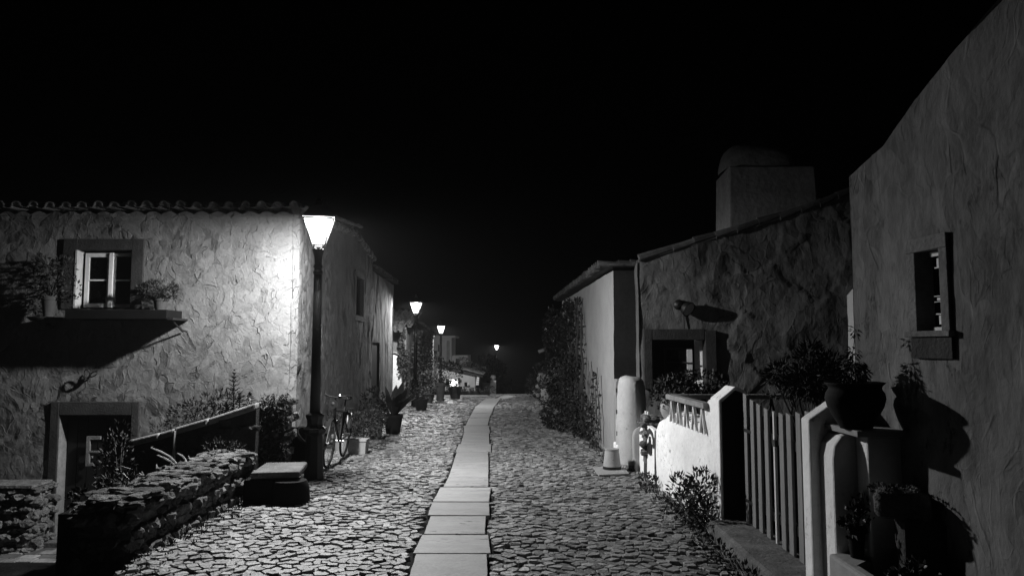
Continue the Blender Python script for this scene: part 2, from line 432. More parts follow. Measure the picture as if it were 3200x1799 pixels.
# limestone slab path (joints traced on the photograph, laid on the street)
SL = [((1299.8,1734.5),(1521.6,1734.5),(1264,1850),(1525,1850)),
      ((1319,1674.5),(1525.7,1674.5),(1290,1732),(1534,1732)),
      ((1345,1615),(1518.8,1615),(1324.6,1672),(1515,1672)),
      ((1350.8,1572.5),(1528.5,1572.5),(1335.6,1612.5),(1530,1612.5)),
      ((1376,1524.5),(1535,1524.5),(1352,1569.8),(1528,1569.8)),
      ((1400,1495.5),(1526,1495.5),(1385,1522.6),(1526,1522.6)),
      ((1411,1465.3),(1527,1465.3),(1400,1494.5),(1526,1494.5)),
      ((1428,1411.2),(1526,1411.2),(1411,1464.5),(1527,1464.5)),
      ((1433,1389),(1535,1389),(1424,1410.2),(1534,1410.2)),
      ((1451,1351.2),(1528.7,1351.2),(1439,1388.2),(1529,1388.2)),
      ((1450,1330.8),(1528,1330.8),(1449.5,1350.4),(1531,1350.4)),
      ((1465,1306.7),(1529.5,1306.7),(1455,1330),(1524,1330)),
      ((1475,1291),(1537,1291),(1465.5,1306),(1529,1306)),
      ((1486,1269.4),(1545,1269.4),(1475,1290.4),(1537,1290.4)),
      ((1518,1245.5),(1566,1245.5),(1488,1268.8),(1546,1268.8)),
      ((1600,1229),(1640,1229),(1548,1244.5),(1592,1244.5))]
mb = MB(); slabs2d = []; rg = random.Random(3)
for k, q in enumerate(SL):
    tl, tr, bl, br = [G(*p) for p in q]
    slabs2d.append([(bl.x,bl.y),(br.x,br.y),(tr.x,tr.y),(tl.x,tl.y)])
    c = (tl+tr+bl+br)/4; tx = rg.uniform(-.004,.004); ty = rg.uniform(-.004,.004); top = []
    def edge(a, b, m):
        out = []
        for i in range(m):
            p = a.lerp(b, i/m); j = .006*noise.noise(p*9+Vector((k,0,0))) if i else 0
            dd = (b-a).normalized(); out.append(p+Vector((-dd.y, dd.x, 0))*j)
        return out
    ring = edge(bl, br, 12)+edge(br, tr, 10)+edge(tr, tl, 12)+edge(tl, bl, 10)
    def hz(p, dz): return Vector((p.x, p.y, gz(p.y)+.014+(p.x-c.x)*tx+(p.y-c.y)*ty+dz))
    n = len(ring); vs = [hz(p, -.05) for p in ring]+[hz(p, -.007) for p in ring]+[hz(p.lerp(c, .012), 0) for p in ring]
    fs = [tuple(range(2*n, 3*n))]
    for l in (0, 1):
        for i in range(n): fs.append((l*n+i, l*n+(i+1)%n, (l+1)*n+(i+1)%n, (l+1)*n+i))
    mb.add(vs, fs)
o = mb.build('slab_path', M['slab']); tag(o, kind='structure')
def slab_span(y):
    lo, hi = None, None
    for q in slabs2d:
        if q[0][1]-.02 <= y <= q[3][1]+.02:
            t = (y-q[0][1])/(q[3][1]-q[0][1]); a = q[0][0]+(q[3][0]-q[0][0])*t; b = q[1][0]+(q[2][0]-q[1][0])*t
            lo = a if lo is None else min(lo, a); hi = b if hi is None else max(hi, b)
    return lo, hi
# cobbles: one Voronoi cell each, set at its own tilt
def cobbles():
    mb = MB(); rg = random.Random(11)
    def clip(poly, mx, my, nx, ny):
        out = []; m = len(poly)
        for i in range(m):
            a = poly[i]; b = poly[(i+1) % m]
            da = (a[0]-mx)*nx+(a[1]-my)*ny; db = (b[0]-mx)*nx+(b[1]-my)*ny
            if da <= 0: out.append(a)
            if da*db < 0:
                t = da/(da-db); out.append((a[0]+(b[0]-a[0])*t, a[1]+(b[1]-a[1])*t))
        return out
    for (ya, yb, sx, sy) in ((3.6, 13, .098, .064), (13, 25, .125, .095), (25, 42.3, .22, .18)):
        nx = int(9.2/sx)+2; ny = int((yb-ya)/sy)+2
        seeds = {(i, j): (-4.8+(i+(.5 if j % 2 else 0)+rg.uniform(-.36,.36))*sx, ya+(j+rg.uniform(-.36,.36))*sy) for i in range(-2, nx+2) for j in range(-3, ny+3)}
        for (i, j), (x, y) in seeds.items():
            if not (ya <= y < yb) or x < XLp(y)-.02 or x > XRp(y)+.02: continue
            lo, hi = slab_span(y); m = .035
            if lo is not None and lo-m < x < hi+m: continue
            poly = [(x-sx,y-sy),(x+sx,y-sy),(x+sx,y+sy),(x-sx,y+sy)]
            for di in (-2,-1,0,1,2):
                for dj in (-2,-1,0,1,2):
                    if di or dj:
                        q = seeds.get((i+di, j+dj))
                        if q:
                            ax, ay = q[0]-x, q[1]-y
                            if ax*ax+ay*ay < (2.1*sx)**2: poly = clip(poly, x+ax/2, y+ay/2, ax, ay)
                if len(poly) < 3: break
            if len(poly) < 3: continue
            if lo is not None:
                if x < lo and x > lo-sx*1.5: poly = clip(poly, lo-.012, 0, 1, 0)
                elif x > hi and x < hi+sx*1.5: poly = clip(poly, hi+.012, 0, -1, 0)
            if len(poly) < 3: continue
            n = len(poly); cx = sum(p[0] for p in poly)/n; cy = sum(p[1] for p in poly)/n
            gap = rg.uniform(.05, .13)*(1 if sx < .2 else .8); h = rg.uniform(-.010, .012)+.014*noise.noise(Vector((x*1.2,y*1.2,0))); tx, ty = rg.gauss(0,.065), rg.gauss(0,.065)
            if rg.random() < .03: h -= .02
            def Z(p, dz): return (p[0], p[1], gz(y)+h+(p[0]-cx)*tx+(p[1]-cy)*ty+dz+(gz(p[1])-gz(y)))
            def ins(f): return [(cx+(p[0]-cx)*(1-f), cy+(p[1]-cy)*(1-f)) for p in poly]
            a, b, c = ins(gap), ins(gap+.02), ins(gap+rg.uniform(.06, .12))
            vs = [Z(p,-.045) for p in a]+[Z(p,-.006) for p in b]+[Z(p,0) for p in c]
            fs = [tuple(range(2*n, 3*n))]
            for l in (0, 1):
                for k in range(n): fs.append((l*n+k, l*n+(k+1)%n, (l+1)*n+(k+1)%n, (l+1)*n+k))
            mb.add(vs, fs)
    o = mb.build('cobbled_street', M['cobble']); tag(o, kind='structure')
cobbles()
# earth in the joints
mb = MB(); yy = [3.2+i*.4 for i in range(98)]
for a, b in zip(yy, yy[1:]):
    mb.add([(XLp(a)-.05,a,gz(a)-.022),(XRp(a)+.3,a,gz(a)-.022),(XRp(b)+.3,b,gz(b)-.022),(XLp(b)-.05,b,gz(b)-.022)], [(0,1,2,3)])
o = mb.build('street_bed', M['joint']); tag(o, kind='structure')
# small weeds in the joints along the verges
rg = random.Random(8); mb = MB()
for _ in range(900):
    y = rg.uniform(4.2, 20)**1; side = rg.random() < .5
    x = (XLp(y)+abs(rg.gauss(0,.12))) if side else (XRp(y)-abs(rg.gauss(0,.12)))
    for _ in range(4): leaf(mb, Vector((x+rg.uniform(-.03,.03), y+rg.uniform(-.03,.03), gz(y)-.02)), Vector((rg.uniform(-.6,.6), rg.uniform(-.6,.6), 1)), rv(rg), rg.uniform(.03,.08), .015)
o = mb.build('weeds', M['leaf']); tag(o, 'small weeds growing in the joints along both street edges', 'weeds', kind='stuff')
# flat pale slab by the bucket, pale crest strip standing in for lamplight on the road
a, b, c, d = G(1853,1465), G(1948,1463), G(1966,1486), G(1872,1491)
mb = MB(); mb.prism([p+Vector((0,0,.012)) for p in (d,c,b,a)], (0,0,.022)); o = mb.build('flat_slab', M['slab']); tag(o, kind='structure')
mb = MB()
for xa, xb, ya in ((-1.25, 3.6, 41.2),):
    mb.hexa([(xa,ya,gz(ya)-.05),(xb,ya,gz(ya)-.05),(xb,ya+1.1,gz(ya+1.1)-.05),(xa,ya+1.1,gz(ya+1.1)-.05),(xa,ya,gz(ya)+.03),(xb,ya,gz(ya)+.03),(xb,ya+1.1,gz(ya+1.1)+.03),(xa,ya+1.1,gz(ya+1.1)+.03)])
o = mb.build('crest_light_strip', M['slab']); tag(o, kind='structure')
mb = MB(); mb.box(-4.0, -1.15, 34.4, 35.0, -.75, gz(34.7)+.05); o = mb.build('terrace_kerb', M['slab']); tag(o, kind='structure')

# ================================================================== LEFT HOUSE
A0 = Vector((-9.2, 11.0, 0)); A1 = Vector((-3.21, 11.0, 0)); A2 = Vector((-3.78, 20.0, 0))
hA = empty('white_house', (-6.2, 11.0, -1.2), 'long white house with rough trowelled plaster, window and sunken door beside the nearest lamp', 'house')
def fA(px, py): return ON(A0, A1, px, py)
wl, wr = fA(245,782), fA(408,963); dl, dr = fA(188,1296), fA(398,1680)
hs = [(wl.x-A0.x, wr.x-A0.x, wr.z, wl.z), (dl.x-A0.x, dr.x-A0.x, -1.2, dl.z)]
ztop = lambda s: 3.62+.05*abs(math.sin((s)*math.pi/.245))+.012*s*0
mb = MB(); wall_sheet(mb, A0, A1, -1.25, ztop, hs, res=.035, amp=.022, fac=.06, fsc=4.2, seed=2, edge1=.16)
topS = lin([(0,3.66),(3.5,4.0),(5.7,4.12),(9.02,3.96)])
sL, sR = ON(A1,A2,1111,860), ON(A1,A2,1133,990); ds = (A2-A1).length
shs = [((sL-A1).xy.length, (sR-A1).xy.length, sR.z, sL.z)]
wall_sheet(mb, A1, A2, -.5, topS, shs, res=.05, amp=.03, fac=.10, fsc=3.0, seed=5, stretch=.45, edge0=.16)
mb.build('wall', M['plaster_rough'], hA, smooth=True)
mb = MB(); mb.box(-9.2, -3.95, 12.2, 19.8, -.6, 3.5); mb.build('inner_core', M['doorwood'], hA)
# roof with barrel tiles: low pitch
mb = MB(); tile_run(mb, (-9.2,10.86,3.68), (-3.12,10.86,3.68), (-9.2,16.5,4.30), (-3.4,16.5,4.30), .245, .070, 4, 14)
mb.build('roof', M['tile'], hA)
mb = MB(); mb.add([(-9.2,10.98,3.6),(-3.3,10.98,3.6),(-3.6,16.5,4.15),(-9.2,16.5,4.15)], [(0,1,2,3)]); mb.add([(-9.2,16.5,4.15),(-3.62,16.5,4.15),(-3.85,20,3.96),(-9.2,20,3.96)], [(0,1,2,3)]); mb.build('roof_deck', M['tile'], hA)
mb = MB(); rg = random.Random(14)
for a, b in ((Vector((-3.22,11.0,3.70)),Vector((-3.53,16.5,4.17))),(Vector((-3.53,16.5,4.17)),Vector((-3.75,20,4.0)))):
    m = round((b-a).length/.34)
    for i in range(m):
        p_, q_ = a.lerp(b, i/m), a.lerp(b, (i+1.1)/m); j = rg.uniform(-.02,.02)
        mb.tube([(p_.x+j,p_.y,p_.z+.0),(q_.x+j,q_.y,q_.z+.02)], [.085,.07], 9)
mb.build('verge_tiles', M['tile'], hA)
# front window
W = empty('window', (0,0,0), None, None); W.parent = hA; W.location = Vector(((wl.x+wr.x)/2, 11.0, wr.z))-hA.location
n = Vector((0,-1,0)); fo, fb = fA(203,747), fA(445,966)
mb = MB()
mb.box(fo.x, wl.x, 10.965, 11.16, fb.z, fo.z); mb.box(wr.x, fb.x, 10.965, 11.16, fb.z, fo.z); mb.box(wl.x, wr.x, 10.968, 11.16, wl.z, fo.z)
mb.build('stone_surround', M['stone_dark'], W, bevel=.006)
mb = MB(); mb.box(wl.x-.015, wl.x+.012, 10.955, 11.15, wr.z, wl.z); mb.build('reveal', M['grey_paint'], W)
mid = fA(331,900).x
def sash(name, x0, x1, z0, z1, y, par, m, fr=.055, bars=(.5,), vb=0, dep=.04):
    mb = MB()
    mb.box(x0, x0+fr, y, y+dep, z0, z1); mb.box(x1-fr, x1, y, y+dep, z0, z1)
    mb.box(x0+fr, x1-fr, y+.001, y+dep, z0, z0+fr); mb.box(x0+fr, x1-fr, y+.001, y+dep, z1-fr, z1)
    for b in bars: mb.box(x0+fr, x1-fr, y+.004, y+dep, z0+(z1-z0)*b-.011, z0+(z1-z0)*b+.011)
    o = mb.build(name, m, par); g = MB(); g.box(x0+fr*.5, x1-fr*.5, y+dep*.6, y+dep*.6+.004, z0+fr*.5, z1-fr*.5); g.build('glass', M['glass'], o, off=wloc(o)); return o
sash('sash', wl.x+.055, mid+.01, wr.z+.02, wl.z-.03, 11.10, W, M['white_paint'], .06)
sash('sash', mid+.03, wr.x-.005, wr.z+.02, wl.z-.03, 11.11, W, M['white_paint'], .05)
mb = MB(); mb.box(mid-.005, mid+.05, 11.07, 11.10, wr.z+.02, wl.z-.03); mb.build('meeting_post', M['white_paint'], W)
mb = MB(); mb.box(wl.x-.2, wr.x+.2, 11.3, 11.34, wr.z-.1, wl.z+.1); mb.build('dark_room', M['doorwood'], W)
mb = MB(); q0, q1 = P(203,967,10.5), P(520,997,10.5)
mb.box(q0.x, q1.x, 10.5, 11.0, q1.z, q0.z); mb.build('sill_shelf', M['shelf'], W, bevel=.01)
# sunken door
D = empty('door', (0,0,0), None, None); D.parent = hA; D.location = Vector(((dl.x+dr.x)/2, 11.0, -1.2))-hA.location
do_ = fA(163,1254); dR = fA(437,1300)
mb = MB(); mb.box(do_.x, dl.x-.0, 10.965, 11.3, -1.2, do_.z); mb.box(dr.x, dR.x, 10.965, 11.3, -1.2, do_.z); mb.box(dl.x, dr.x, 10.968, 11.3, dl.z, do_.z)
mb.build('stone_surround', M['stone_dark'], D, bevel=.008)
mb = MB(); mb.hexa([(dl.x-.004,10.99,-1.17),(dl.x+.006,10.99,-1.17),(dl.x+.012,11.186,-1.17),(dl.x-.004,11.186,-1.17),(dl.x-.004,10.99,dl.z-.02),(dl.x+.002,10.99,dl.z-.02),(dl.x+.004,11.186,dl.z-.02),(dl.x-.004,11.186,dl.z-.02)]); mb.build('reveal', M['chimney'], D)
mb = MB(); mb.box(dl.x, dr.x, 11.20, 11.32, -1.18, dl.z)
for k in range(6): mb.box(dl.x+.02+k*.15, dl.x+.16+k*.15, 11.186, 11.20, -1.16, dl.z-.02)
dd = mb.build('door_leaf', M['doorwood'], D)
def fD(px, py): return P(px, py, 11.08)
mb = MB(); e0 = fD(273,1362); e1 = fD(311,1455); a = fD(283,1372); m_ = fD(284,1408)
mb.box(e0.x, a.x, 11.06, 11.10, e1.z, e0.z); mb.box(a.x, e1.x, 11.061, 11.10, a.z, e0.z); mb.box(a.x, e1.x-.01, 11.062, 11.10, m_.z-.02, m_.z); mb.box(a.x, e1.x-.09, 11.063, 11.10, e1.z, e1.z+.045)
mb.box(e0.x+.01,e0.x+.04,11.10,11.19,e1.z+.1,e1.z+.13); mb.build('pale_e_bars', M['stone_trim'], D)  # pale bars in an E shape, set before the door leaf
mb = MB(); p = fD(240,1440); mb.lathe([(.0,0),(.022,.0),(.03,.02),(.022,.045),(0,.05)], (p.x, 11.25, p.z), 12, Matrix.Rotation(R(90), 3, 'X')); mb.build('handle', M['iron'], D)
mb = MB(); p0, p1 = fA(185,1684), fA(262,1675); mb.box(dl.x-.1, dr.x+.1, 10.72, 11.26, -1.2, -1.12); mb.build('threshold', M['step'], D, bevel=.015)
# side window in the gable wall
SW = empty('window', (0,0,0), None, None); SW.parent = hA; SW.location = Vector((sL.x, sL.y, sR.z))-hA.location
dS = (A2-A1).normalized(); nS = Vector((dS.y, -dS.x, 0)); h = shs[0]
mb = MB()
for s0, s1, z0, z1 in ((h[0]-.12,h[0],h[2]-.12,h[3]+.12),(h[1],h[1]+.12,h[2]-.12,h[3]+.12),(h[0],h[1],h[3],h[3]+.12),(h[0],h[1],h[2]-.12,h[2])): local_box(mb, A1, dS, nS, s0, s1, -.2, .025, z0, z1)
mb.build('stone_surround', M['stone_dark'], SW)
mb = MB(); local_box(mb, A1, dS, nS, h[0], h[1], -.24, -.2, h[2], h[3]); mb.build('glass', M['glass'], SW)
# lean-to end of the same house
B0, B1 = Vector((-3.86,20.0,0)), Vector((-3.80,23.7,0))
hB = empty('lean_to_house', (-3.9, 22, gz(22)), 'lower white lean-to standing between the long house and the second lamp', 'house')
mb = MB(); wall_sheet(mb, B0, B1, -.6, lin([(0,3.72),(3.7,3.6)]), [(.35,1.5,-.6,1.75)], res=.06, amp=.03, fac=.16, fsc=3.5, seed=8, stretch=.3, edge1=.1)
wall_sheet(mb, B1, (-8,23.9), -.6, lin([(0,3.6),(3.7,3.6)]), res=.3, amp=.02, seed=3)
mb.build('wall', M['plaster_side'], hB, smooth=True)
mb = MB(); mb.box(-8,-3.98,20.05,23.8,-.6,3.5); mb.build('inner_core', M['doorwood'], hB)
mb = MB(); tile_run(mb, (-3.74,20.0,3.76), (-3.68,23.8,3.64), (-5.5,20.0,4.1), (-5.5,23.8,4.0), .24, .08, 12, 5); mb.build('roof', M['tile'], hB)
mb = MB(); mb.box(-3.97,-3.88,20.35,21.5,-.6,1.75); mb.build('door', M['doorwood'], hB)

# wavy wire hook on the facade
c = fA(292,1172); pts = []
def loop(cx, cz, rx, rz, a0, a1, tilt, n=14):
    return [Vector((cx+rx*math.cos(t)*math.cos(tilt)-rz*math.sin(t)*math.sin(tilt), 10.9-.03*math.sin(t*.5), cz+rx*math.cos(t)*math.sin(tilt)+rz*math.sin(t)*math.cos(tilt))) for t in [a0+(a1-a0)*i/n for i in range(n+1)]]
ce = fA(286,1166); cf = fA(303,1168)
mb = MB(); mb.tube([Vector((ce.x-.04,10.99,ce.z-.09))]+loop(ce.x, ce.z, .032, .062, -1.9, 4.2, .1)+[Vector((ce.x+.0,10.93,ce.z-.075))]+loop(cf.x, cf.z, .062, .034, 3.6, 9.4, .35)+[Vector((cf.x-.12,10.95,cf.z-.06))], .010, 7)
mb.tube([Vector((ce.x-.13,10.99,ce.z-.03)), Vector((ce.x-.06,10.95,ce.z-.085)), Vector((ce.x+.0,10.92,ce.z-.09))], .008, 6)
tag(mb.build('wire_hook', M['iron'], smooth=True), 'black twisted wire hook fixed on the rough facade above the sunken door', 'hook')

# pots on the facade brackets
p = fA(508, 990)
mb = MB(); b0 = P(505,985,10.5); b1 = P(540,999,10.5)
mb.box(b0.x+.075, b1.x, 10.50, 10.99, b1.z, b1.z+.03); mb.tube([(b0.x+.1,10.97,b1.z-.16),(b0.x+.1,10.6,b1.z)], .012, 6); tag(mb.build('bracket_shelf', M['iron_dull']), 'small dark shelf bracket right of the facade window, holding a round bush in a pot', 'shelf')
px_ = P(500,990,10.74)
potted('potted_bush', (px_.x, 10.74, q0.z+.003), .105, .17, [(-.02,0,.13,.26,.2,.13),(-.2,.0,.12,.15,.16,.1),(.12,0,.08,.12,.13,.09)], 1700, .05, 21, 'dense round bush in a pot right of the facade window', 'terracotta', group='pots hung by the facade window', W=.018)
q0, q1 = P(86,978,10.72), P(184,997,10.72)
mb = MB(); mb.lathe([(.05,-.07),(.17,-.045),(.225,0),(.225,.012),(.0,.012)], ((q0.x+q1.x)/2, 10.76, q1.z+.02), 22); mb.tube([((q0.x+q1.x)/2,10.98,q1.z-.12),((q0.x+q1.x)/2,10.76,q1.z-.03)], .014, 6)
tag(mb.build('bracket_dish', M['iron_dull'], smooth=True), 'dark round dish bracket left of the facade window under a trailing plant', 'shelf')
potted('trailing_plant', ((q0.x+q1.x)/2+.05, 10.76, q1.z+.035), .10, .3, [(.0,0,.22,.2,.16,.28),(.18,0,.42,.16,.14,.16),(-.2,-.02,-.05,.13,.13,.2),(-.1,0,.45,.2,.12,.12),(.3,.05,.1,.12,.1,.2)], 900, .06, 22, 'tall straggly plant in a pot left of the facade window', 'terracotta', 'leaf', group='pots hung by the facade window')

# ================================================================== LEFT STONE WALLS AND STAIR PARAPET
def rubble(mb, x0, x1, y0, y1, z0, z1, cell, seed, faces='front right left top', rough=.3, ztop=None):
    rg = random.Random(seed); k = 0
    nx = max(1, round((x1-x0)/cell)); ny = max(1, round((y1-y0)/cell)); nz = max(1, round((z1-z0)/(cell*.72)))
    for j in range(nz):
        for i in range(nx):
            for l in range(ny):
                surf = ('front' in faces and l == 0) or ('back' in faces and l == ny-1) or ('right' in faces and i == nx-1) or ('left' in faces and i == 0) or ('top' in faces and j == nz-1)
                if not surf: continue
                x = x0+(i+.5+(.25 if j % 2 else -.2))*(x1-x0)/nx; y = y0+(l+.5+(.2 if j % 2 else -.2))*(y1-y0)/ny; z = z0+(j+.5)*(z1-z0)/nz
                if ztop and z > ztop(x, y): continue
                s = rg.uniform(.8, 1.25); k += 1
                mb.rock((x+rg.uniform(-.02,.02), y+rg.uniform(-.02,.02), z+rg.uniform(-.015,.015)), ((x1-x0)/nx*.56*s, (y1-y0)/ny*.56*s, (z1-z0)/nz*.56*rg.uniform(.7,1.2)), seed*17.3+k, rough, 2)
    mb.box(x0+cell*.35, x1-cell*.35, y0+cell*.35, y1-cell*.35, z0-.1, z1-cell*.35)
mb = MB(); rubble(mb, -3.42, -2.95, 5.9, 8.65, -1.2, .41, .125, 3, 'front right left top', .55)
rg = random.Random(6)
for k in range(150):   # thin flat stones capping the wall
    mb.rock((rg.uniform(-3.4,-2.98), rg.uniform(5.85,8.65), .43+rg.uniform(-.02,.03)), (rg.uniform(.04,.11), rg.uniform(.04,.11), rg.uniform(.012,.03)), 400+k, .7, 2)
tag(mb.build('stone_wall', M['stone']), 'low dry stone wall along the left street edge, in front of the flat bench', 'wall')
mb = MB(); rubble(mb, -9.1, -6.62, 10.45, 10.93, -1.2, -.30, .13, 5, 'front right top', .55)
mb.box(-9.1, -6.66, 10.43, 10.9, -.31, -.275)
tag(mb.build('stone_wall', M['stone']), 'short rubble stone wall left of the sunken door', 'wall')
# sloping parapet beside the stair
pts = [(404,1373),(500,1350),(546,1336),(652,1305),(801,1256)]
yb = 9.45; mb = MB(); top = [P(x, y, yb) for x, y in pts]
par = empty('stair_parapet', (-4, yb, -1.2), 'dark sloping stair parapet with pale coping rising in front of the facade', 'parapet')
poly = [Vector((top[0].x,yb,-1.2))]+[t-Vector((0,0,.09)) for t in top]+[Vector((top[-1].x,yb,-1.2))]
mb.prism(poly[::-1], (0,.2,0))
rg = random.Random(77)
for k in range(150):
    t = rg.random(); x = top[0].x+(top[-1].x-top[0].x)*t; zt_ = top[0].z+(top[-1].z-top[0].z)*t-.14; mb.rock((x, yb-.0, rg.uniform(-1.1, zt_)), (rg.uniform(.05,.12), rg.uniform(.02,.05), rg.uniform(.035,.07)), k, .4, 1)
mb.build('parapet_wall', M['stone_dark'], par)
rg = random.Random(4); mb = MB()
for i in range(len(top)-1):
    a, b = top[i], top[i+1]; o_ = Vector((0,-.03,rg.uniform(-.012,.012))); e = (b-a)*.01
    lo = Vector((0,0,-.085))
    mb.hexa([a+e+lo+o_, b-e+lo+o_, b-e+lo+o_+Vector((0,.28,0)), a+e+lo+o_+Vector((0,.28,0)), a+e+o_, b-e+o_, b-e+o_+Vector((0,.28,0)), a+e+o_+Vector((0,.28,0))])
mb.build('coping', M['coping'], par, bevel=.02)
mb = MB(); s0, s1 = P(546,1345,9.42), P(555,1500,9.42); mb.tube([(s0.x,9.42,s0.z),(s0.x,9.42,s1.z-.2)], .02, 6); mb.build('post', M['wood_pale'], par)
# planter bed behind the parapet
mb = MB(); poly = [Vector((top[0].x,9.66,-1.2))]+[t-Vector((0,-.21,.12)) for t in top]+[Vector((-3.3,9.66,top[-1].z-.15)),Vector((-3.3,9.66,-1.2))]
mb.prism([Vector((q.x,9.66,q.z)) for q in poly][::-1], (0,1.25,0)); o = mb.build('planting_bed', M['earth']); tag(o, kind='structure')
# ivy covered end wall
i0, i1 = P(790,1255,9.8), P(905,1440,9.8)
iv = empty('ivy_wall', (P(850,1440,9.9).x, 9.9, -.06), 'upright wall end smothered in ivy at the house corner', 'wall')
mb = MB(); rubble(mb, i0.x+.03, i1.x-.03, 9.75, 10.2, -.1, P(850,1245,9.8).z, .15, 12, 'front right top'); mb.build('stonework', M['stone'], iv)
rg = random.Random(31); mb = MB()
for _ in range(2300):
    x = rg.uniform(i0.x-.03, i1.x); z = rg.uniform(-.1, P(850,1236,9.8).z+.03); y = 9.72-rg.random()**2*.12
    if noise.noise(Vector((x*5, z*5, 3))) < -.25: continue
    leaf(mb, Vector((x,y,z)), Vector((rg.uniform(-.7,.7), -.8, rg.uniform(-.9,.5))), rv(rg), rg.uniform(.03,.06), .035)
mb.build('ivy', M['leaf_pale'], iv)
# plants in the bed
def shrub(name, blobs, n, L, seed, label, cat='shrub', m='leaf', base=None, W=None, group=None, up=.35, flowers=0):
    b = base or (blobs[0][0], blobs[0][1], min(q[2]-q[5] for q in blobs)); e = empty(name, b, label, cat, group)
    cloud(MB(), blobs, n, L, seed, W, up).build('foliage', M[m], e)
    rg = random.Random(seed); mb = MB(); stems(mb, b, [(q[0]+rg.uniform(-.6,.6)*q[3], q[1]+rg.uniform(-.6,.6)*q[4], q[2]+rg.uniform(-.3,.6)*q[5]) for q in blobs for _ in range(3)]); mb.build('stem', M['stem'], e)
    if flowers: cloud(MB(), [(q[0],q[1],q[2]+q[5]*.3,q[3],q[4],q[5]*.8) for q in blobs], flowers, .035, seed+9, .03).build('blossoms', M['petal'], e)
    return e
def pt(px, py, Y): return P(px, py, Y)
a = pt(590,1300,10.1); shrub('leafy_shrub', [(a.x,10.1,a.z,.26,.25,.2)], 520, .07, 41, 'dark leafy shrub at the lower end of the pale coping', base=(a.x,10.1,a.z-.35), W=.02, group='shrubs behind the stair parapet')
a = pt(650,1280,10.1); shrub('leafy_shrub', [(a.x,10.1,a.z,.3,.25,.2),(a.x+.2,10.15,a.z+.06,.16,.2,.14)], 620, .07, 42, 'wide leafy shrub behind the middle of the pale coping', base=(a.x,10.1,a.z-.35), W=.02, group='shrubs behind the stair parapet')
a = pt(708,1262,10.1); shrub('leafy_shrub', [(a.x,10.1,a.z,.2,.22,.2)], 330, .08, 43, 'leafy shrub at the foot of the tall whorled plant', base=(a.x,10.1,a.z-.35), W=.02, group='shrubs behind the stair parapet')
for k, (px, py, hh, lab, sd) in enumerate(((729,1268,.42,'tall plant with whorls of pointed leaves, dark against the bright facade',1),(780,1262,.17,'short whorled plant right of the tallest one, above the coping',2),(748,1275,.2,'small whorled plant close beside the tallest one',3),(706,1300,.2,'small whorled plant left of the tallest one',4))):
    a = pt(px, py, 10.0); e = empty('whorled_plant', (a.x,10.0,a.z-.2), lab, 'plant', 'whorled plants behind the coping')
    mb = MB(); whorl(mb, (a.x,10.0,a.z+hh*.2), 8 if k == 0 else 6, hh*.13, .15 if k == 0 else .11, 50+sd, .022); mb.build('foliage', M['leaf'], e)
    mb = MB(); mb.tube([(a.x,10.0,a.z-.2),(a.x,10.0,a.z+hh)], .009, 6); mb.build('stem', M['stem'], e)
for k, (px, t_, b_, Y, lab) in enumerate(((651,1194,1300,10.35,'thin bare stalk with a small flat head in front of the facade'),(671,1165,1300,10.4,'thin bare stalk without head in front of the facade'))):
    a = pt(px,t_,Y); b = pt(px-2,b_,Y); mb = MB(); mb.tube([b,(a.x,Y,(a.z+b.z)/2),a], .006, 5)
    if k == 0:
        for j in range(9): leaf(mb, a, Vector((math.cos(j*.7), math.sin(j*.7), .25)), Vector((0,0,1)), .08, .02)
    tag(mb.build('bare_stalk', M['stem']), lab, 'stalk')
a = pt(620,1305,9.9); 
# dark stain column is left to the wall material; low pot under the coping at the far left
a = pt(505,1338,9.75); shrub('leafy_shrub', [(a.x,9.75,a.z,.14,.1,.05)], 160, .04, 44, 'small cushion plant on the low end of the coping', base=(a.x,9.75,a.z-.08), group='shrubs behind the stair parapet')
# bed inside the stone wall with dry stalks and a dark bush
mb = MB(); mb.box(-4.15,-3.44,6.9,9.4,-1.2,.12); o = mb.build('raised_bed', M['earth']); tag(o, kind='structure')
shrub('dark_bush', [(-4.1,7.75,.42,.17,.2,.36),(-4.0,7.6,.12,.2,.25,.25),(-4.2,8.0,.7,.12,.12,.14)], 900, .05, 45, 'dark bush at the inner side of the low stone wall', base=(-4.05,7.75,.1))
rg = random.Random(46); mb = MB()
for k in range(26):
    x = rg.uniform(-4.0,-3.35); y = rg.uniform(7.3,8.9); l = rg.uniform(.18,.5); lean = rg.uniform(-.7,.15); pts = []
    for i in range(6): t = i/5; pts.append((x+lean*l*t*t*1.1, y+.04*math.sin(i+k), .12+l*t*(1-.25*t)))
    mb.tube(pts, [.011]*4+[.013,.006], 5)
    for i in range(9):
        q = Vector(pts[1+i % 5]); leaf(mb, q, rv(rg), rv(rg), .035, .014)
tag(mb.build('dry_stalks', M['stalk']), 'leaning dry stalks behind the low stone wall', 'stalks', kind='stuff')
shrub('wall_plant', [(-3.3,8.45,.5,.14,.2,.1),(-3.15,8.6,.42,.1,.12,.12)], 420, .05, 47, 'small plant growing over the far end of the low dry stone wall', base=(-3.3,8.5,.3), group='plants growing on the low stone wall')
shrub('wall_plant', [(-3.4,6.6,.46,.13,.25,.09),(-3.5,6.2,.4,.1,.2,.1)], 420, .05, 48, 'small plant hanging over the near end of the low dry stone wall', base=(-3.4,6.4,.3), group='plants growing on the low stone wall')
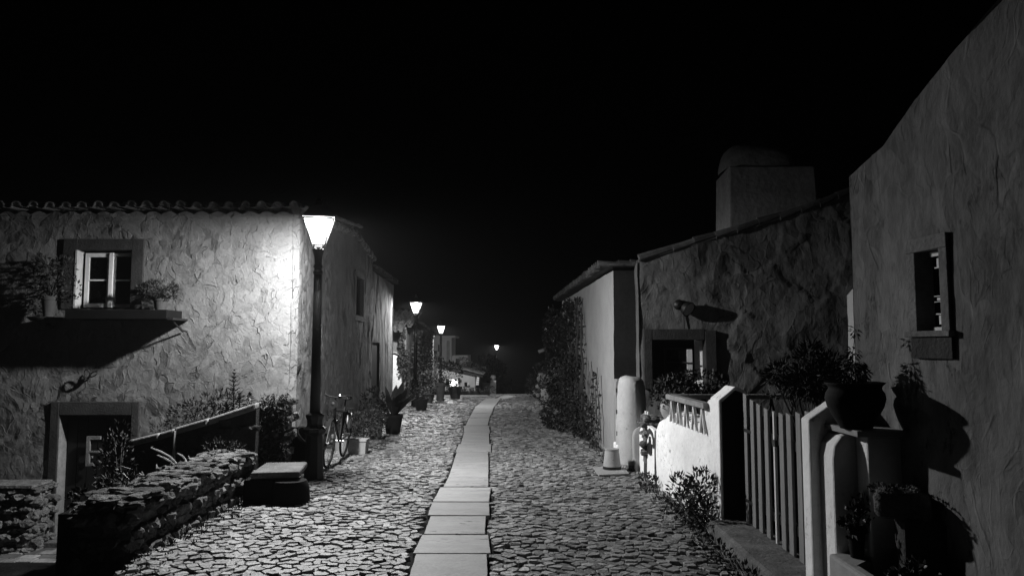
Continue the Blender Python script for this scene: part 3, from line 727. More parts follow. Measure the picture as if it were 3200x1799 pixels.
# slab bench
bn = empty('stone_bench', (-2.58, 8.2, gz(8.2)), 'thick flat stone slab bench on a drum, at the foot of the nearest lamp', 'bench')
zt = .30; c = [PZ(782,1476,zt), PZ(936,1472,zt), PZ(961,1441,zt), PZ(831,1444,zt)]
mb = MB(); mb.prism([q-Vector((0,0,.07)) for q in c], (0,0,.07)); mb.build('seat', M['step'], bn, bevel=.018)
mb = MB(); ca = PZ(905,1500,0.1)
mb.lathe([(.17,0),(.21,.05),(.2,.2),(.17,.27),(.0,.27)], (-2.40,8.15,gz(8)-.04), 20); mb.build('drum', M['shelf'], bn, smooth='auto')
mb = MB(); mb.box(-2.88,-2.55,8.05,8.55,-.05,.225); mb.build('block', M['shelf'], bn, bevel=.02)
# tipped pot at the corner
Mt = Matrix.Rotation(R(38), 3, 'Y') @ Matrix.Rotation(R(8), 3, 'X'); a = P(925,1430,10.3)
mb = MB(); mb.lathe([(.13,0),(.16,.05),(.22,.36),(.245,.37),(.245,.41),(.215,.41),(.19,.34),(.12,.06),(0,.05)], (a.x-.02,10.3,a.z-.04), 26, Mt)
tag(mb.build('tipped_pot', M['clay_dark'], smooth='auto'), 'big dark pot tipped over against the house corner behind the nearest lamp', 'pot')

# ================================================================== STREET LAMPS
def street_lamp():
    e = empty('street_lamp', (0,0,0), 'x', 'street lamp', 'lantern lamps along the left side of the street')
    oct_ = R(22.5)
    mb = MB(); mb.lathe([(.185,-.06),(.18,.05),(.135,.09),(.125,.2),(.115,.55),(.105,.66),(.15,.70),(.155,.74),(.11,.77),(.1,.80),(.105,.86),(.125,.90),(.12,.92),(.075,.94)], (0,0,0), 8, a0=oct_); mb.build('base', M['iron'], e, bevel=.006)
    mb = MB(); mb.lathe([(.068,.93),(.062,1.5),(.052,2.72)], (0,0,0), 16); mb.build('pole', M['iron'], e, smooth=True)
    mb = MB(); mb.lathe([(.052,2.72),(.062,2.73),(.062,2.76),(.05,2.775),(.05,2.80),(.06,2.81),(.06,2.83),(.048,2.86),(.055,2.96),(.075,3.02),(.078,3.05),(.03,3.05)], (0,0,0), 18); mb.build('capital', M['iron'], e, smooth='auto')
    # curled cradle
    mb = MB()
    for k in range(4):
        a = math.pi/4+k*math.pi/2; pts = [(r*math.cos(a), r*math.sin(a), z) for r, z in ((.03,3.05),(.075,3.06),(.085,3.10),(.065,3.13),(.085,3.15))]
        mb.tube(pts, .009, 6)
    mb.build('cradle', M['iron'], e)
    z0, z1, r0, r1 = 3.10, 3.44, .078, .182   # half-widths of the square lantern
    s = [(-1,-1),(1,-1),(1,1),(-1,1)]
    mb = MB()
    for i in range(4):
        a, b = s[i], s[(i+1)%4]
        mb.bar((a[0]*r0,a[1]*r0,z0), (a[0]*r1,a[1]*r1,z1), .016, .016)
        mb.bar((a[0]*r1,a[1]*r1,z1), (b[0]*r1,b[1]*r1,z1), .022, .022); mb.bar((a[0]*r0,a[1]*r0,z0), (b[0]*r0,b[1]*r0,z0), .014, .014)
    L = mb.build('lantern_frame', M['iron'], e)
    for i in range(4):
        a, b = s[i], s[(i+1)%4]; k = .97
        g = MB(); g.add([(a[0]*r0*k,a[1]*r0*k,z0+.01),(b[0]*r0*k,b[1]*r0*k,z0+.01),(b[0]*r1*k,b[1]*r1*k,z1-.01),(a[0]*r1*k,a[1]*r1*k,z1-.01)], [(0,1,2,3)]); g.build('pane', M['lantern_glass'], L)
    rr = r1*1.09
    mb = MB(); mb.lathe([(.0001,z1+.135),(.09*1.414,z1+.13),(rr*1.38,z1+.014),(rr*1.414,z1+.012),(rr*1.414,z1+.03),(.10*1.414,z1+.16),(.085*1.414,z1+.175),(.06,z1+.185),(.055,z1+.23),(.03,z1+.25),(.035,z1+.275),(0,z1+.30)], (0,0,0), 4, a0=R(45)); mb.build('cap', M['iron'], e)
    for a in s: MB().tube([(a[0]*rr*.97,a[1]*rr*.97,z1+.022),(a[0]*(rr+.035),a[1]*(rr+.035),z1+.037)], [.009,.004], 6).build('cap_finial', M['iron'], e)
    return e
LP = [((992,1500), 9.65, .05, 'nearest street lamp, black lantern blazing at the corner of the white house', 1.0),
      ((1300,1272), 24.4, .1, 'second street lamp along the street, beside the arched doorway', .6),
      ((1378,1235), 36.0, .0, 'third street lamp, in front of the white belfry house', .6),
      ((1552,1215), 61.0, .0, 'farthest and smallest street lamp, alone above the dark tree', 1.0)]
proto = street_lamp(); lamps = [proto]+[copy_tree(proto) for _ in range(3)]
for k, ((px, py), Y, dz, lab, pw) in enumerate(LP):
    o = lamps[k]
    top = P(px+ (5 if k == 0 else 0), (687, 946, 1019, 1079)[k], Y)
    o.location = (top.x, Y, top.z-3.44*(1.006 if k == 0 else 1)); o.scale = (1.006,)*3 if k == 0 else (1,1,1); o['label'] = lab; o.rotation_euler.z = R((12, 4, 8, 0)[k])
    ld = bpy.data.lights.new('lamp_light', 'POINT'); ld.energy = LAMP_W*pw; ld.shadow_soft_size = .075; ld.color = (1,1,1)
    lo = bpy.data.objects.new('lamp_light', ld); COL.objects.link(lo); lo.parent = o; lo.location = (0,0,3.45)

# ================================================================== BICYCLE (stands behind the nearest lamp, against the wall)
def bicycle(loc, rz, lean):
    e = empty('bicycle', loc, 'old roadster bicycle with round headlamp parked behind the nearest lamp', 'bicycle'); e.rotation_euler = (0, 0, 0)
    Mx = Matrix.Rotation(rz, 3, 'Z') @ Matrix.Rotation(lean, 3, 'X')   # bike along +X locally, front at -X
    L0 = Vector(loc)
    def T(p): return L0+Mx @ Vector(p)
    def part(name, fn, m, par=e, smooth='auto'):
        mb = MB(); fn(mb); mb.v = [tuple(T(p)) for p in mb.v]; return mb.build(name, m, par, smooth=smooth, off=L0)
    r = .34
    def ring(mb, cx, cy, cz, rad, tr, n=36, k=8):
        vs = []; fs = []
        for i in range(n):
            a = 2*math.pi*i/n
            for j in range(k):
                b = 2*math.pi*j/k; rr = rad+tr*math.cos(b); vs.append((cx+rr*math.cos(a), cy+tr*math.sin(b), cz+rr*math.sin(a)))
        for i in range(n):
            for j in range(k): fs.append((i*k+j, i*k+(j+1)%k, ((i+1)%n)*k+(j+1)%k, ((i+1)%n)*k+j))
        mb.add(vs, fs)
    for cx in (0, 1.08):
        wh = part('wheel', lambda mb: ring(mb, cx, 0, r, r-.03, .009), M['chrome'])
        part('tyre', lambda mb: ring(mb, cx, 0, r, r-.016, .018), M['rubber'], wh)
        def sp(mb):
            for i in range(18):
                a = 2*math.pi*i/18; mb.tube([(cx+.02*math.cos(a+.8), .02*(-1)**i, r+.02*math.sin(a+.8)), (cx+(r-.03)*math.cos(a), 0, r+(r-.03)*math.sin(a))], .0016, 4, False)
            mb.tube([(cx,-.05,r),(cx,.05,r)], .018, 8)
        part('spokes', sp, M['chrome'], wh)
        def gd(mb):
            a0, a1 = (R(25), R(150)) if cx == 0 else (R(-10), R(150)); vs = []; fs = []
            for i in range(17):
                a = a0+(a1-a0)*i/16
                for y in (-.03, 0, .03): rr = r+.025-(abs(y)*.4); vs.append((cx+rr*math.cos(a), y, r+rr*math.sin(a)))
            for i in range(16):
                for j in (0, 1): fs.append((i*3+j, i*3+j+1, i*3+4+j, i*3+3+j))
            mb.add(vs, fs)
        part('mudguard', gd, M['iron_dull'])
    bb, st, hd0, hd1 = (.64,0,.30), (.80,0,.80), (.17,0,.66), (.13,0,.86)
    def fr(mb):
        for a, b, q in ((bb, (.82,0,.78), .015), ((.79,0,.72), (.14,0,.80), .014), (bb, (.17,0,.68), .016), (hd0, hd1, .019)): mb.tube([a, b], q, 8)
        for sy in (-.05, .05): mb.tube([bb, (1.08,sy,r)], .009, 6); mb.tube([(.79,0,.72),(1.08,sy,r)], .008, 6)
    part('frame', fr, M['iron_dull'])
    def fork(mb):
        for sy in (-.05, .05): mb.tube([(.17,sy,.64),(.10,sy,.5),(0,sy,r)], [.013,.011,.008], 6)
        mb.tube([(.17,-.05,.64),(.17,.05,.64)], .014, 6)
    part('fork', fork, M['chrome'])
    def hb(mb):
        mb.tube([(.13,0,.86),(.11,0,.97),(.06,0,.99)], .011, 8)
        for s_ in (-1, 1): mb.tube([(.06,0,.99),(.05,s_*.09,1.0),(.10,s_*.15,1.02),(.27,s_*.18,1.0)], .011, 8)
    h_ = part('handlebar', hb, M['iron_dull'])
    for s_ in (-1, 1):
        part('grip', lambda mb: mb.tube([(.18,s_*.166,1.012),(.29,s_*.182,.998)], .017, 8), M['rubber'], h_)
        part('brake_lever', lambda mb: mb.tube([(.10,s_*.145,.99),(.24,s_*.16,.965)], .006, 6), M['chrome'], h_)
    Ml = Matrix.Rotation(R(-90), 3, 'Y')
    hl = part('headlamp', lambda mb: mb.lathe([(0,-.06),(.03,-.055),(.052,-.02),(.06,.02),(.062,.028),(.055,.03)], (.0,0,.90), 18, Ml), M['iron_dull'])
    part('rim', lambda mb: mb.lathe([(.052,.026),(.064,.026),(.064,.036),(.052,.036)], (.0,0,.90), 18, Ml), M['chrome'], hl)
    part('lens', lambda mb: mb.lathe([(.0,.02),(.052,.03),(.0,.045)], (.0,0,.90), 18, Ml), M['chrome'], hl)
    part('bell', lambda mb: mb.lathe([(.03,0),(.034,.01),(.02,.028),(0,.033)], (.06,-.07,1.01), 14), M['chrome'])
    part('saddle', lambda mb: (mb.rock((.86,0,.93), (.13,.085,.035), 5, .05, 2), mb.tube([(.82,0,.78),(.84,0,.91)], .012, 8)), M['rubber'])
    def ped(mb):
        mb.tube([(.64,-.08,.30),(.64,.08,.30)], .02, 8); mb.tube([(.64,.085,.30),(.72,.085,.18)], .009, 6); mb.tube([(.64,-.085,.30),(.56,-.085,.42)], .009, 6)
        mb.box(.68,.76,.09,.17,.165,.19); mb.box(.52,.60,-.17,-.09,.41,.435)
    part('crank', ped, M['chrome'])
    part('rack', lambda mb: [mb.tube(q, .006, 5) for q in ([(.84,-.06,.73),(1.25,-.06,.74)], [(.84,.06,.73),(1.25,.06,.74)], [(1.25,-.06,.74),(1.25,.06,.74)], [(1.2,.06,.74),(1.09,.06,r)], [(1.2,-.06,.74),(1.09,-.06,r)])], M['iron_dull'])
    part('tail_plate', lambda mb: mb.box(1.30,1.315,-.04,.04,.42,.66), M['white_paint'])
    return e
bicycle((-2.62, 10.62, gz(10.6)), R(91), R(5))

# ================================================================== PLANTS ALONG THE LEFT HOUSE
potted('potted_shrub', (-2.86,12.6,gz(12.6)), .17, .27, [(.1,.2,.14,.3,.35,.2),(.3,.7,.14,.3,.5,.2),(-.1,.1,.22,.18,.2,.14)], 1300, .06, 61, 'bushy shrub in a pale round pot behind the bicycle', 'pot_pale', group='pots along the side of the long house')
potted('potted_shrub', (-2.50,12.2,gz(12.2)), .15, .24, [(.05,.25,.14,.2,.25,.14)], 350, .06, 62, 'low plant in a pale square box right of the bicycle', 'pot_pale', square=True, group='pots along the side of the long house')
potted('potted_shrub', (-2.62,14.4,gz(14.4)), .15, .36, [(0,0,.12,.22,.25,.16)], 300, .07, 63, 'small plant in a tapered pot before the broad leaved plant', 'terracotta', group='pots along the side of the long house')
e = empty('broad_leaved_plant', (-2.45,15.4,gz(15.4)), 'large dark plant with broad upright leaves at the dim end of the long house', 'plant')
MB().lathe(pot_profile(.2,.4), (-2.45,15.4,gz(15.4)), 20).build('pot', M['clay_dark'], e, smooth='auto')
rg = random.Random(66); mb = MB()
for k in range(26):
    a = rg.uniform(0, 6.28); l = rg.uniform(.5, .95); u = rg.uniform(.9, 2.2)
    b = Vector((-2.45+.05*math.cos(a),15.4+.05*math.sin(a),gz(15.4)+.36)); d = Vector((math.cos(a)*1.1, math.sin(a), u)).normalized(); m_ = b+d*l*.5
    sd = d.cross(Vector((0,0,1))).normalized()*rg.uniform(.05,.1); t_ = b+d*l+Vector((0,0,-.25*l/u))
    mb.add([b, b.lerp(m_,.5)+sd*.6, m_+sd, m_.lerp(t_,.5)+sd*.7, t_, m_.lerp(t_,.5)-sd*.7, m_-sd, b.lerp(m_,.5)-sd*.6], [(0,1,7),(1,2,6,7),(2,3,5,6),(3,4,5)])
mb.build('foliage', M['leaf'], e)
shrub('dark_bush', [(-3.2,16.6,.1,.25,.6,.3),(-3.3,17.8,.25,.3,.5,.4)], 600, .1, 67, 'dark bush against the far end of the long house wall', base=(-3.3,17.5,-.2))
potted('potted_shrub', (-2.75,22.6,gz(22.6)), .22, .35, [(0,0,.25,.35,.35,.3)], 400, .08, 68, 'round plant in a pot just before the second lamp', 'terracotta', group='pots around the second lamp')
potted('potted_shrub', (-3.0,26.6,gz(26.6)), .25, .4, [(0,0,.35,.36,.36,.4)], 500, .09, 69, 'leafy plant in a pot just beyond the second lamp', 'terracotta', 'leaf_pale', group='pots around the second lamp')
potted('potted_shrub', (-2.75,28.6,gz(28.6)), .2, .7, [(-.1,.1,.5,.5,.4,.5)], 600, .1, 70, 'tall dark plant in a slim pot at the ivy house corner', 'terracotta', group='pots around the second lamp')
potted('potted_shrub', (-2.4,31.5,gz(31.5)), .28, .5, [(-.2,.2,.5,.5,.5,.55)], 600, .12, 71, 'bushy plant in a pot nearest to the third lamp', 'terracotta', group='pots around the second lamp')

# ================================================================== FAR LEFT HOUSES
# ivy house with arched doorway
c0 = Vector((-3.85,27.0,0)); c1 = Vector((-3.75,34.0,0))
e = empty('ivy_house', (-4.5,28,gz(28)), 'ivy covered house with a bright arched doorway beyond the second lamp', 'house')
zr = P(1280,1016,27).z
mb = MB(); wall_sheet(mb, (-8,27), c0, -1, lin([(0,zr+.2),(4.2,zr-.05)]), [(3.08,3.82,-1,P(1250,1105,27).z-.35)], res=.15, amp=.03, fac=.05, fsc=3, seed=14)
wall_sheet(mb, c0, c1, -1.2, lin([(0,zr-.05),(7,P(1345,1040,34).z)]), res=.2, amp=.03, seed=15)
mb.build('wall', M['plaster_side'], e, smooth=True)
ad = P(1250,1105,27).z
mb = MB(); mb.prism(arch_poly(-4.62,-3.98,-.6,ad,26.96), (0,.1,0)); mb.build('arched_door', M['whitewash'], e)
mb = MB()
for k in range(9):
    a0_, a1_ = math.pi*k/9, math.pi*(k+1)/9; mb.bar((-4.3+.38*math.cos(a0_),26.93,ad-.32+.38*math.sin(a0_)), (-4.3+.38*math.cos(a1_),26.93,ad-.32+.38*math.sin(a1_)), .07, .1, (0,1,0))
mb.build('door_arch', M['pot_pale'], e)
mb = MB(); tile_run(mb, (-8,26.7,zr+.1), (-3.7,26.7,zr-.1), (-8,30,zr+.8), (-3.7,30,zr+.6), .24, .08, 15, 8)
tile_run(mb, (-3.65,30,zr+.1), (-3.6,34.3,zr-.25), (-5,30,zr+.7), (-5,34.3,zr+.4), .24, .08, 16, 6); mb.build('roof', M['tile'], e)
mb = MB(); tile_run(mb, (-4.9,26.3,ad+.75), (-3.95,26.3,ad+.75), (-4.9,26.95,ad+1.05), (-3.95,26.95,ad+1.05), .2, .07, 17, 3); mb.build('door_canopy', M['tile'], e)
rg = random.Random(72); mb = MB()
for _ in range(3200):
    if rg.random() < .75: x, y = rg.uniform(-3.72,-3.6), rg.uniform(27,33.6)
    else: x, y = rg.uniform(-4.15,-3.75), 26.95-rg.random()*.12
    z = rg.uniform(-.5, zr-.1)
    if noise.noise(Vector((y*1.3,z*1.3,x*3))) < -.2: continue
    leaf(mb, Vector((x,y,z)), Vector((.7,-.7,rg.uniform(-.8,.4))), rv(rg), rg.uniform(.08,.15), .09)
mb.build('ivy', M['leaf_pale'], e)
# white house end with bright pilaster
x_, y_ = P(1348,1100,34.2).x, 34.2
e = empty('white_pillar', (x_,y_,gz(y_)), 'tall thin white pillar lit by the third lamp', 'pillar')
mb = MB(); mb.box(x_-.09,x_+.07,y_,y_+.3,gz(y_)-.1,P(1348,1052,34.2).z); mb.build('shaft', M['whitewash'], e, bevel=.01)
mb = MB(); z_ = P(1348,1052,34.2).z; mb.box(x_-.13,x_+.11,y_-.04,y_+.34,z_,z_+.06); mb.build('cap', M['whitewash'], e, bevel=.01)
# belfry house
Y = 44.0
def q(px, py, Y=Y): return P(px, py, Y)
e = empty('belfry_house', (q(1385,1100).x,Y,-1.6), 'white tower-like house with tall arched niche and flat cornice beside the third lamp', 'house')
tl, br = q(1353,1055), q(1411,1150); mb = MB(); mb.box(tl.x,br.x,Y,Y+3,-2,tl.z)
t2 = q(1411,1110); mb.box(br.x,q(1462,1150).x,Y+.3,Y+3,-2,t2.z); mb.build('wall', M['whitewash_clean'], e)
mb = MB(); a, b = q(1350,1055), q(1424,1050); mb.box(a.x,b.x,Y-.3,Y+3,a.z,b.z+.02); mb.build('cornice', M['whitewash_clean'], e)
mb = MB(); a, b = q(1396,1063), q(1405,1134); mb.prism(arch_poly(a.x,b.x,b.z,a.z,Y-.02), (0,.06,0)); mb.build('niche', M['stone_trim'], e)
mb = MB(); a, b = q(1369,1076), q(1373,1098); mb.prism(arch_poly(a.x,b.x,b.z,a.z,Y-.02), (0,.06,0)); mb.build('window', M['stone_dark'], e)
mb = MB(); a, b = q(1355,1095), q(1366,1103); mb.box(a.x,b.x,Y-.4,Y-.02,b.z,a.z); mb.build('sign_box', M['stone_dark'], e)
mb = MB(); a, b = q(1424,1120,Y+.2), q(1436,1140,Y+.2); mb.box(a.x,b.x,Y+.25,Y+.32,b.z,a.z); mb.build('window', M['stone_dark'], e)
# low house with lit openings
Y = 40.0
e = empty('low_house', (q(1430,1200,40).x,Y,-1.6), 'low house with dark sloping roof and brightly lit openings at the end of the street', 'house')
x0, x1 = q(1365,1180,40).x, q(1497,1180,40).x; za, zb = q(1365,1143,40).z, q(1497,1176,40).z
mb = MB()
ops = [(1400,1442,1184,1207),(1457,1471,1194,1208)]
def pz(px, py): v = q(px, py, 40); return v.x, v.z
xs_ = [x0]+[k for o_ in ops for k in (pz(o_[0],0)[0], pz(o_[1],0)[0])]+[x1]
for i in range(len(xs_)-1):
    a, b = xs_[i], xs_[i+1]; ta = za+(zb-za)*(a-x0)/(x1-x0); tb = za+(zb-za)*(b-x0)/(x1-x0)
    if i % 2 == 0: mb.prism([(a,Y,-1.8),(b,Y,-1.8),(b,Y,tb),(a,Y,ta)], (0,.3,0))
    else:
        o_ = ops[i//2]; zt_, zb_ = pz(0,o_[2])[1], pz(0,o_[3])[1]
        mb.prism([(a,Y,-1.8),(b,Y,-1.8),(b,Y,zb_),(a,Y,zb_)], (0,.3,0)); mb.prism([(a,Y,zt_),(b,Y,zt_),(b,Y,tb),(a,Y,ta)], (0,.3,0))
mb.prism([(x1,Y,-1.8),(x1,Y+3,-1.8),(x1,Y+3,zb),(x1,Y,zb)], (-.2,0,0)); mb.build('wall', M['whitewash_clean'], e)
mb = MB(); tile_run(mb, (x1+.25,39.8,zb+.05), (x1+.25,43,zb+.05), (x0,39.8,za+.1), (x0,43,za+.1), .26, .09, 18, 16); mb.build('roof', M['tile'], e)
mb = MB(); mb.prism([(x0,39.85,za-.04),(x1+.2,39.85,zb-.04),(x1+.2,39.85,zb+.05),(x0,39.85,za+.07)], (0,3,0)); mb.build('roof_deck', M['wood_dark'], e)
for k, o_ in enumerate(ops):
    mb = MB(); a, b = pz(o_[0],o_[2]), pz(o_[1],o_[3]); mb.box(a[0],b[0],Y+.9,Y+.95,b[1]-.2,a[1]+.1); mb.build('lit_room', M['lit'] if k == 0 else M['lit_soft'], e)
mb = MB(); c = q(1417,1197,40); mb.rock((c.x,Y+.4,c.z), (.17,.17,.17), 3, .1, 2); mb.build('globe_lamp', M['lantern_glass'], e)
mb = MB(); a = q(1405,1187,40)
for px in (1424,1435): v = q(px,1200,40); mb.box(v.x-.04,v.x+.04,Y+.1,Y+.2,v.z-.15,v.z+.4)
mb.box(q(1400,0,40).x,q(1442,0,40).x,Y+.1,Y+.15,q(0,1190,40).z,q(0,1188,40).z); mb.build('window_frame', M['wood_dark'], e)
mb = MB()
for k in range(5): v = q(1494-k*.8,1173+k*6.5,39.7); mb.box(v.x-.07,v.x+.07,Y-.06,Y-.02,v.z-.07,v.z+.02)
mb.build('shutter_slats', M['white_paint'], e)
# dark hedge wall in front of it
e = empty('hedge_wall', (-2.4,36,gz(36)), 'long dark low wall with hedge closing the left side of the street end', 'wall')
mb = MB(); a, b = q(1370,1212,36.6), q(1530,1212,36.6); mb.box(a.x-1.2,b.x,36.6,36.9,-1.2,a.z-.15); mb.build('wall', M['stone_dark'], e)
mb = MB(); cloud(mb, [(a.x+(b.x-a.x)*k/7,36.7,a.z-.12+.05*math.sin(k*2),.28,.2,.16) for k in range(8)], 1600, .09, 81); mb.build('hedge', M['leaf'], e)
# round shrub and dark tree
c = q(1447,1133,42.5); shrub('round_shrub', [(c.x,42.5,c.z,.38,.4,.3),(c.x+.4,42.5,c.z-.2,.5,.4,.25),(c.x+.9,42.6,c.z-.45,.5,.4,.22)], 900, .12, 82, 'round pale shrub above the roof of the low lit house', m='leaf_pale', base=(c.x,42.5,-1.2))
def tree(x, Y, z0, zt, rad, seed, lab, n=1800, L=.16):
    e = empty('tree', (x,Y,z0), lab, 'tree', None); rg = random.Random(seed)
    mb = MB(); mb.tube([(x,Y,z0),(x+.05,Y,z0+(zt-z0)*.3),(x,Y+.1,z0+(zt-z0)*.7)], [.14,.11,.05], 8)
    bl = []
    for k in range(9):
        a = rg.uniform(0,6.28); rr = rad*rg.uniform(.2,.75); z = z0+(zt-z0)*rg.uniform(.35,.88); b = (x+rr*math.cos(a), Y+rr*math.sin(a), z)
        bl.append((*b, rad*rg.uniform(.3,.5), rad*rg.uniform(.3,.5), rad*rg.uniform(.25,.45))); mb.tube([(x,Y,z0+(zt-z0)*.35),((x+b[0])/2,(Y+b[1])/2,z-.1),b], [.06,.04,.015], 6)
    mb.build('trunk', M['stem'], e); cloud(MB(), bl, n, L, seed).build('crown', M['leaf'], e); return e
t = P(1540,1100,52); tree(t.x, 52, -2.6, t.z, 1.5, 84, 'dark tree with a few lit leaves below the farthest lamp')
t = P(1570,1150,50); shrub('dark_bush', [(t.x,50,-1.6,.6,.5,.6)], 500, .13, 85, 'dark bush under the dark tree at the crest', base=(t.x,50,-2.4))
# little white pier with pots at the crest
e = empty('white_pier', (P(1541,1220,43).x,43,-1.3), 'small white pier with an urn at the street crest', 'pier')
mb = MB(); a, b = q(1532,1188,43), q(1550,1222,43); mb.box(a.x,b.x,43,43.3,-1.5,a.z); mb.build('shaft', M['whitewash'], e, bevel=.02)
mb = MB(); mb.lathe(pot_profile(.17,.28,'belly'), ((a.x+b.x)/2,43.15,a.z), 16); mb.build('urn', M['pot_pale'], e, smooth=True)
mb = MB(); a, b = q(1507,1196,43), q(1532,1206,43); mb.box(a.x,b.x,43,43.25,-1.5,a.z); tag(mb.build('low_white_wall', M['whitewash_clean']), 'low pale wall left of the small white pier', 'wall')

# ================================================================== RIGHT SIDE, FAR
e = empty('stone_gatepost_house', (P(1735,1240,27).x,27,gz(27)), 'low stone outhouse with small tiled cap beyond the vine covered house', 'outhouse')
a, b = P(1713,1108,26), P(1762,1250,26); mb = MB()
wall_sheet(mb, (a.x,26), (b.x+.3,26), -.7, lin([(0,a.z),(9,a.z)]), res=.07, amp=.05, fac=.1, fsc=4, seed=33); wall_sheet(mb, (a.x+.15,30), (a.x,26), -.8, lin([(0,a.z),(9,a.z)]), res=.1, amp=.05, fac=.1, fsc=4, seed=34); mb.build('wall', M['stone'], e, smooth=True)
mb = MB(); tile_run(mb, (a.x-.3,25.8,a.z+.02), (a.x-.2,29.5,a.z+.02), (b.x+.4,25.8,a.z+.5), (b.x+.4,29.5,a.z+.5), .24, .08, 19, 5); mb.build('roof', M['tile'], e)
a, b = P(1681,1140,31), P(1712,1165,31)
e = empty('stone_wall', (a.x+.2,31,gz(31)), 'low pale wall topped by plants, farthest on the right side', 'wall'); mb = MB(); rubble(mb, a.x,b.x+.4,31,31.6,-.8,b.z,.22,61); mb.build('stonework', M['whitewash_clean'], e)
shrub('leafy_shrub', [(a.x+.25,31.2,a.z-.1,.3,.3,.22)], 300, .1, 86, 'plant tuft on top of the farthest low wall', base=(a.x+.2,31.2,b.z))
for k, (px, py, Y, s, lab) in enumerate(((1668,1210,33,.5,'small bush at the far right street edge'),(1695,1195,29,.75,'dark bush below the farthest low wall'),(1722,1235,25,.5,'low dark bush at the foot of the stone outhouse'))):
    c = P(px,py,Y); shrub('verge_bush', [(c.x,Y,c.z,s*.8,.5,s),(c.x+.3,Y+.3,c.z-.1,s*.6,.5,s*.7)], 600, .1, 87+k, lab, base=(c.x,Y,gz(Y)), group='bushes at the far right verge')
for k, (px, py, Y, h_, lab) in enumerate(((1704,1254,24.5,.5,'leaning pale pot leftmost of the two before the outhouse'),(1672,1232,31,.22,'tiny pale pot at the far right verge'))):
    c = G(px,py); potted('potted_shrub', (c.x,c.y,gz(c.y)), .2 if k==0 else .13, h_, [(0,.1,.15,.25,.25,.2)], 200, .08, 90+k, lab, 'pot_pale', group='pots at the far right verge')

# ================================================================== VINE HOUSE (C)
C0, C1 = Vector((1.59,11.6,0)), Vector((1.36,20.0,0)); zE = 2.83
hC = empty('vine_house', (2.0,14,gz(14)), 'low white house with tiled eave and dark corner, half covered by a climbing vine', 'house')
mb = MB(); wall_sheet(mb, C1, C0, -.4, lin([(0,2.86),(9,2.83)]), res=.07, amp=.02, fac=.03, fsc=2, seed=41); mb.build('wall', M['whitewash_clean'], hC, smooth=True)
mb = MB(); wall_sheet(mb, (C0.x+.005,C0.y-.01), (3.2,11.6), -.3, lin([(0,2.88),(2,2.95)]), res=.1, amp=.01, seed=42); mb.build('dark_corner', M['band'], hC, smooth=True)  # front wall sheet in an even dark tone
mb = MB(); mb.box(1.75,6,11.75,20,-.4,2.8); mb.build('inner_core', M['doorwood'], hC)
mb = MB(); tile_run(mb, (1.12,20.1,2.86), (1.36,11.5,2.86), (3.2,20.1,2.98), (3.2,11.5,2.98), .22, .08, 20, 10); mb.build('roof', M['tile'], hC)
mb = MB(); mb.add([(1.2,20,2.86),(1.42,11.5,2.86),(3.2,11.5,2.93),(3.2,20,2.93)], [(0,1,2,3)]); mb.build('roof_deck', M['wood_dark'], hC)
# vine
vn = empty('climbing_vine', (1.2,15.0,gz(15)), 'big dark climbing vine hanging down the wall of the low white house', 'climbing plant')
rg = random.Random(51); mb = MB(); sm = MB()
for k in range(14):
    y = rg.uniform(14.6,19.6); pts = []; x = 1.59-.0274*(y-11.6)-.05
    for i in range(9): pts.append((x-.08*rg.random(), y+.5*math.sin(i*.9+k)*.4, -.1+i*.34)); 
    sm.tube(pts, [.035-.003*i for i in range(9)], 5)
for k in range(16):   # thin hanging twigs near the front
    y = rg.uniform(12.4,14.4); x = 1.59-.0274*(y-11.6)-.04; z = rg.uniform(.7,1.6); pp = [(x-.03*rg.random(), y+.16*noise.noise(Vector((k*3.1, i_*.8, 0)))-.05*i_, z*(1-i_/6)+.02) for i_ in range(7)]; sm.tube(pp, .005, 4); [leaf(mb, Vector(q_), rv(rg), rv(rg), .05, .035) for q_ in pp for _ in range(3)]
sm.build('stem', M['stem'], vn)
def wx(y): return 1.59-.0274*(y-11.6)
bl = [(wx(16.3)-.04,16.3,2.25,.10,1.2,.45),(wx(17.5)-.1,17.6,1.9,.18,1.7,.9),(wx(18.5)-.2,18.7,1.2,.35,1.2,1.1),(wx(16.2)-.1,16.2,.7,.28,1.1,.8),(wx(15)-.1,14.9,.25,.25,1.0,.45),(wx(15.2)-.03,15.5,1.5,.08,.6,.9),(wx(13.6)-.08,13.6,.2,.14,.8,.3),(wx(13.4)-.03,13.3,.7,.06,.5,.5),(1.05,19.4,1.9,.22,.6,.8),(1.05,17,.1,.38,1.5,.35)]
cloud(MB(), bl, 11000, .085, 52, .055, up=-.3, shell=.6).build('foliage', M['leaf'], vn)

# ================================================================== FRONT RIGHT HOUSE (B) with chimney
B0 = Vector((1.94,11.3,0)); B1 = Vector((6.4,11.3,0)); YB = 11.3
hB2 = empty('chimney_house', (4,11.3,gz(11)), 'dim plastered house with a big tapered chimney and a deep dark window behind the garden', 'house')
def fB(px, py): return P(px, py, YB)
tops = [fB(x, y) for x, y in ((1996,806),(2100,776),(2300,716),(2500,655),(2670,592),(2900,510))]
ftop = lin([(t.x-B0.x, t.z-.05) for t in tops])
w0, w1 = fB(2037,1062), fB(2204,1215)
mb = MB(); wall_sheet(mb, B0, B1, -.4, ftop, [(w0.x-B0.x, w1.x-B0.x, w1.z, w0.z)], res=.04, amp=.035, fac=.09, fsc=2.0, seed=61, edge0=.05)
mb.build('wall', M['plaster_b'], hB2, smooth=True)
mb = MB(); mb.box(2.0,w0.x-.02,11.4,14,-.4,2.85); mb.box(w1.x+.02,6.4,11.4,14,-.4,2.85); mb.build('inner_core', M['doorwood'], hB2)
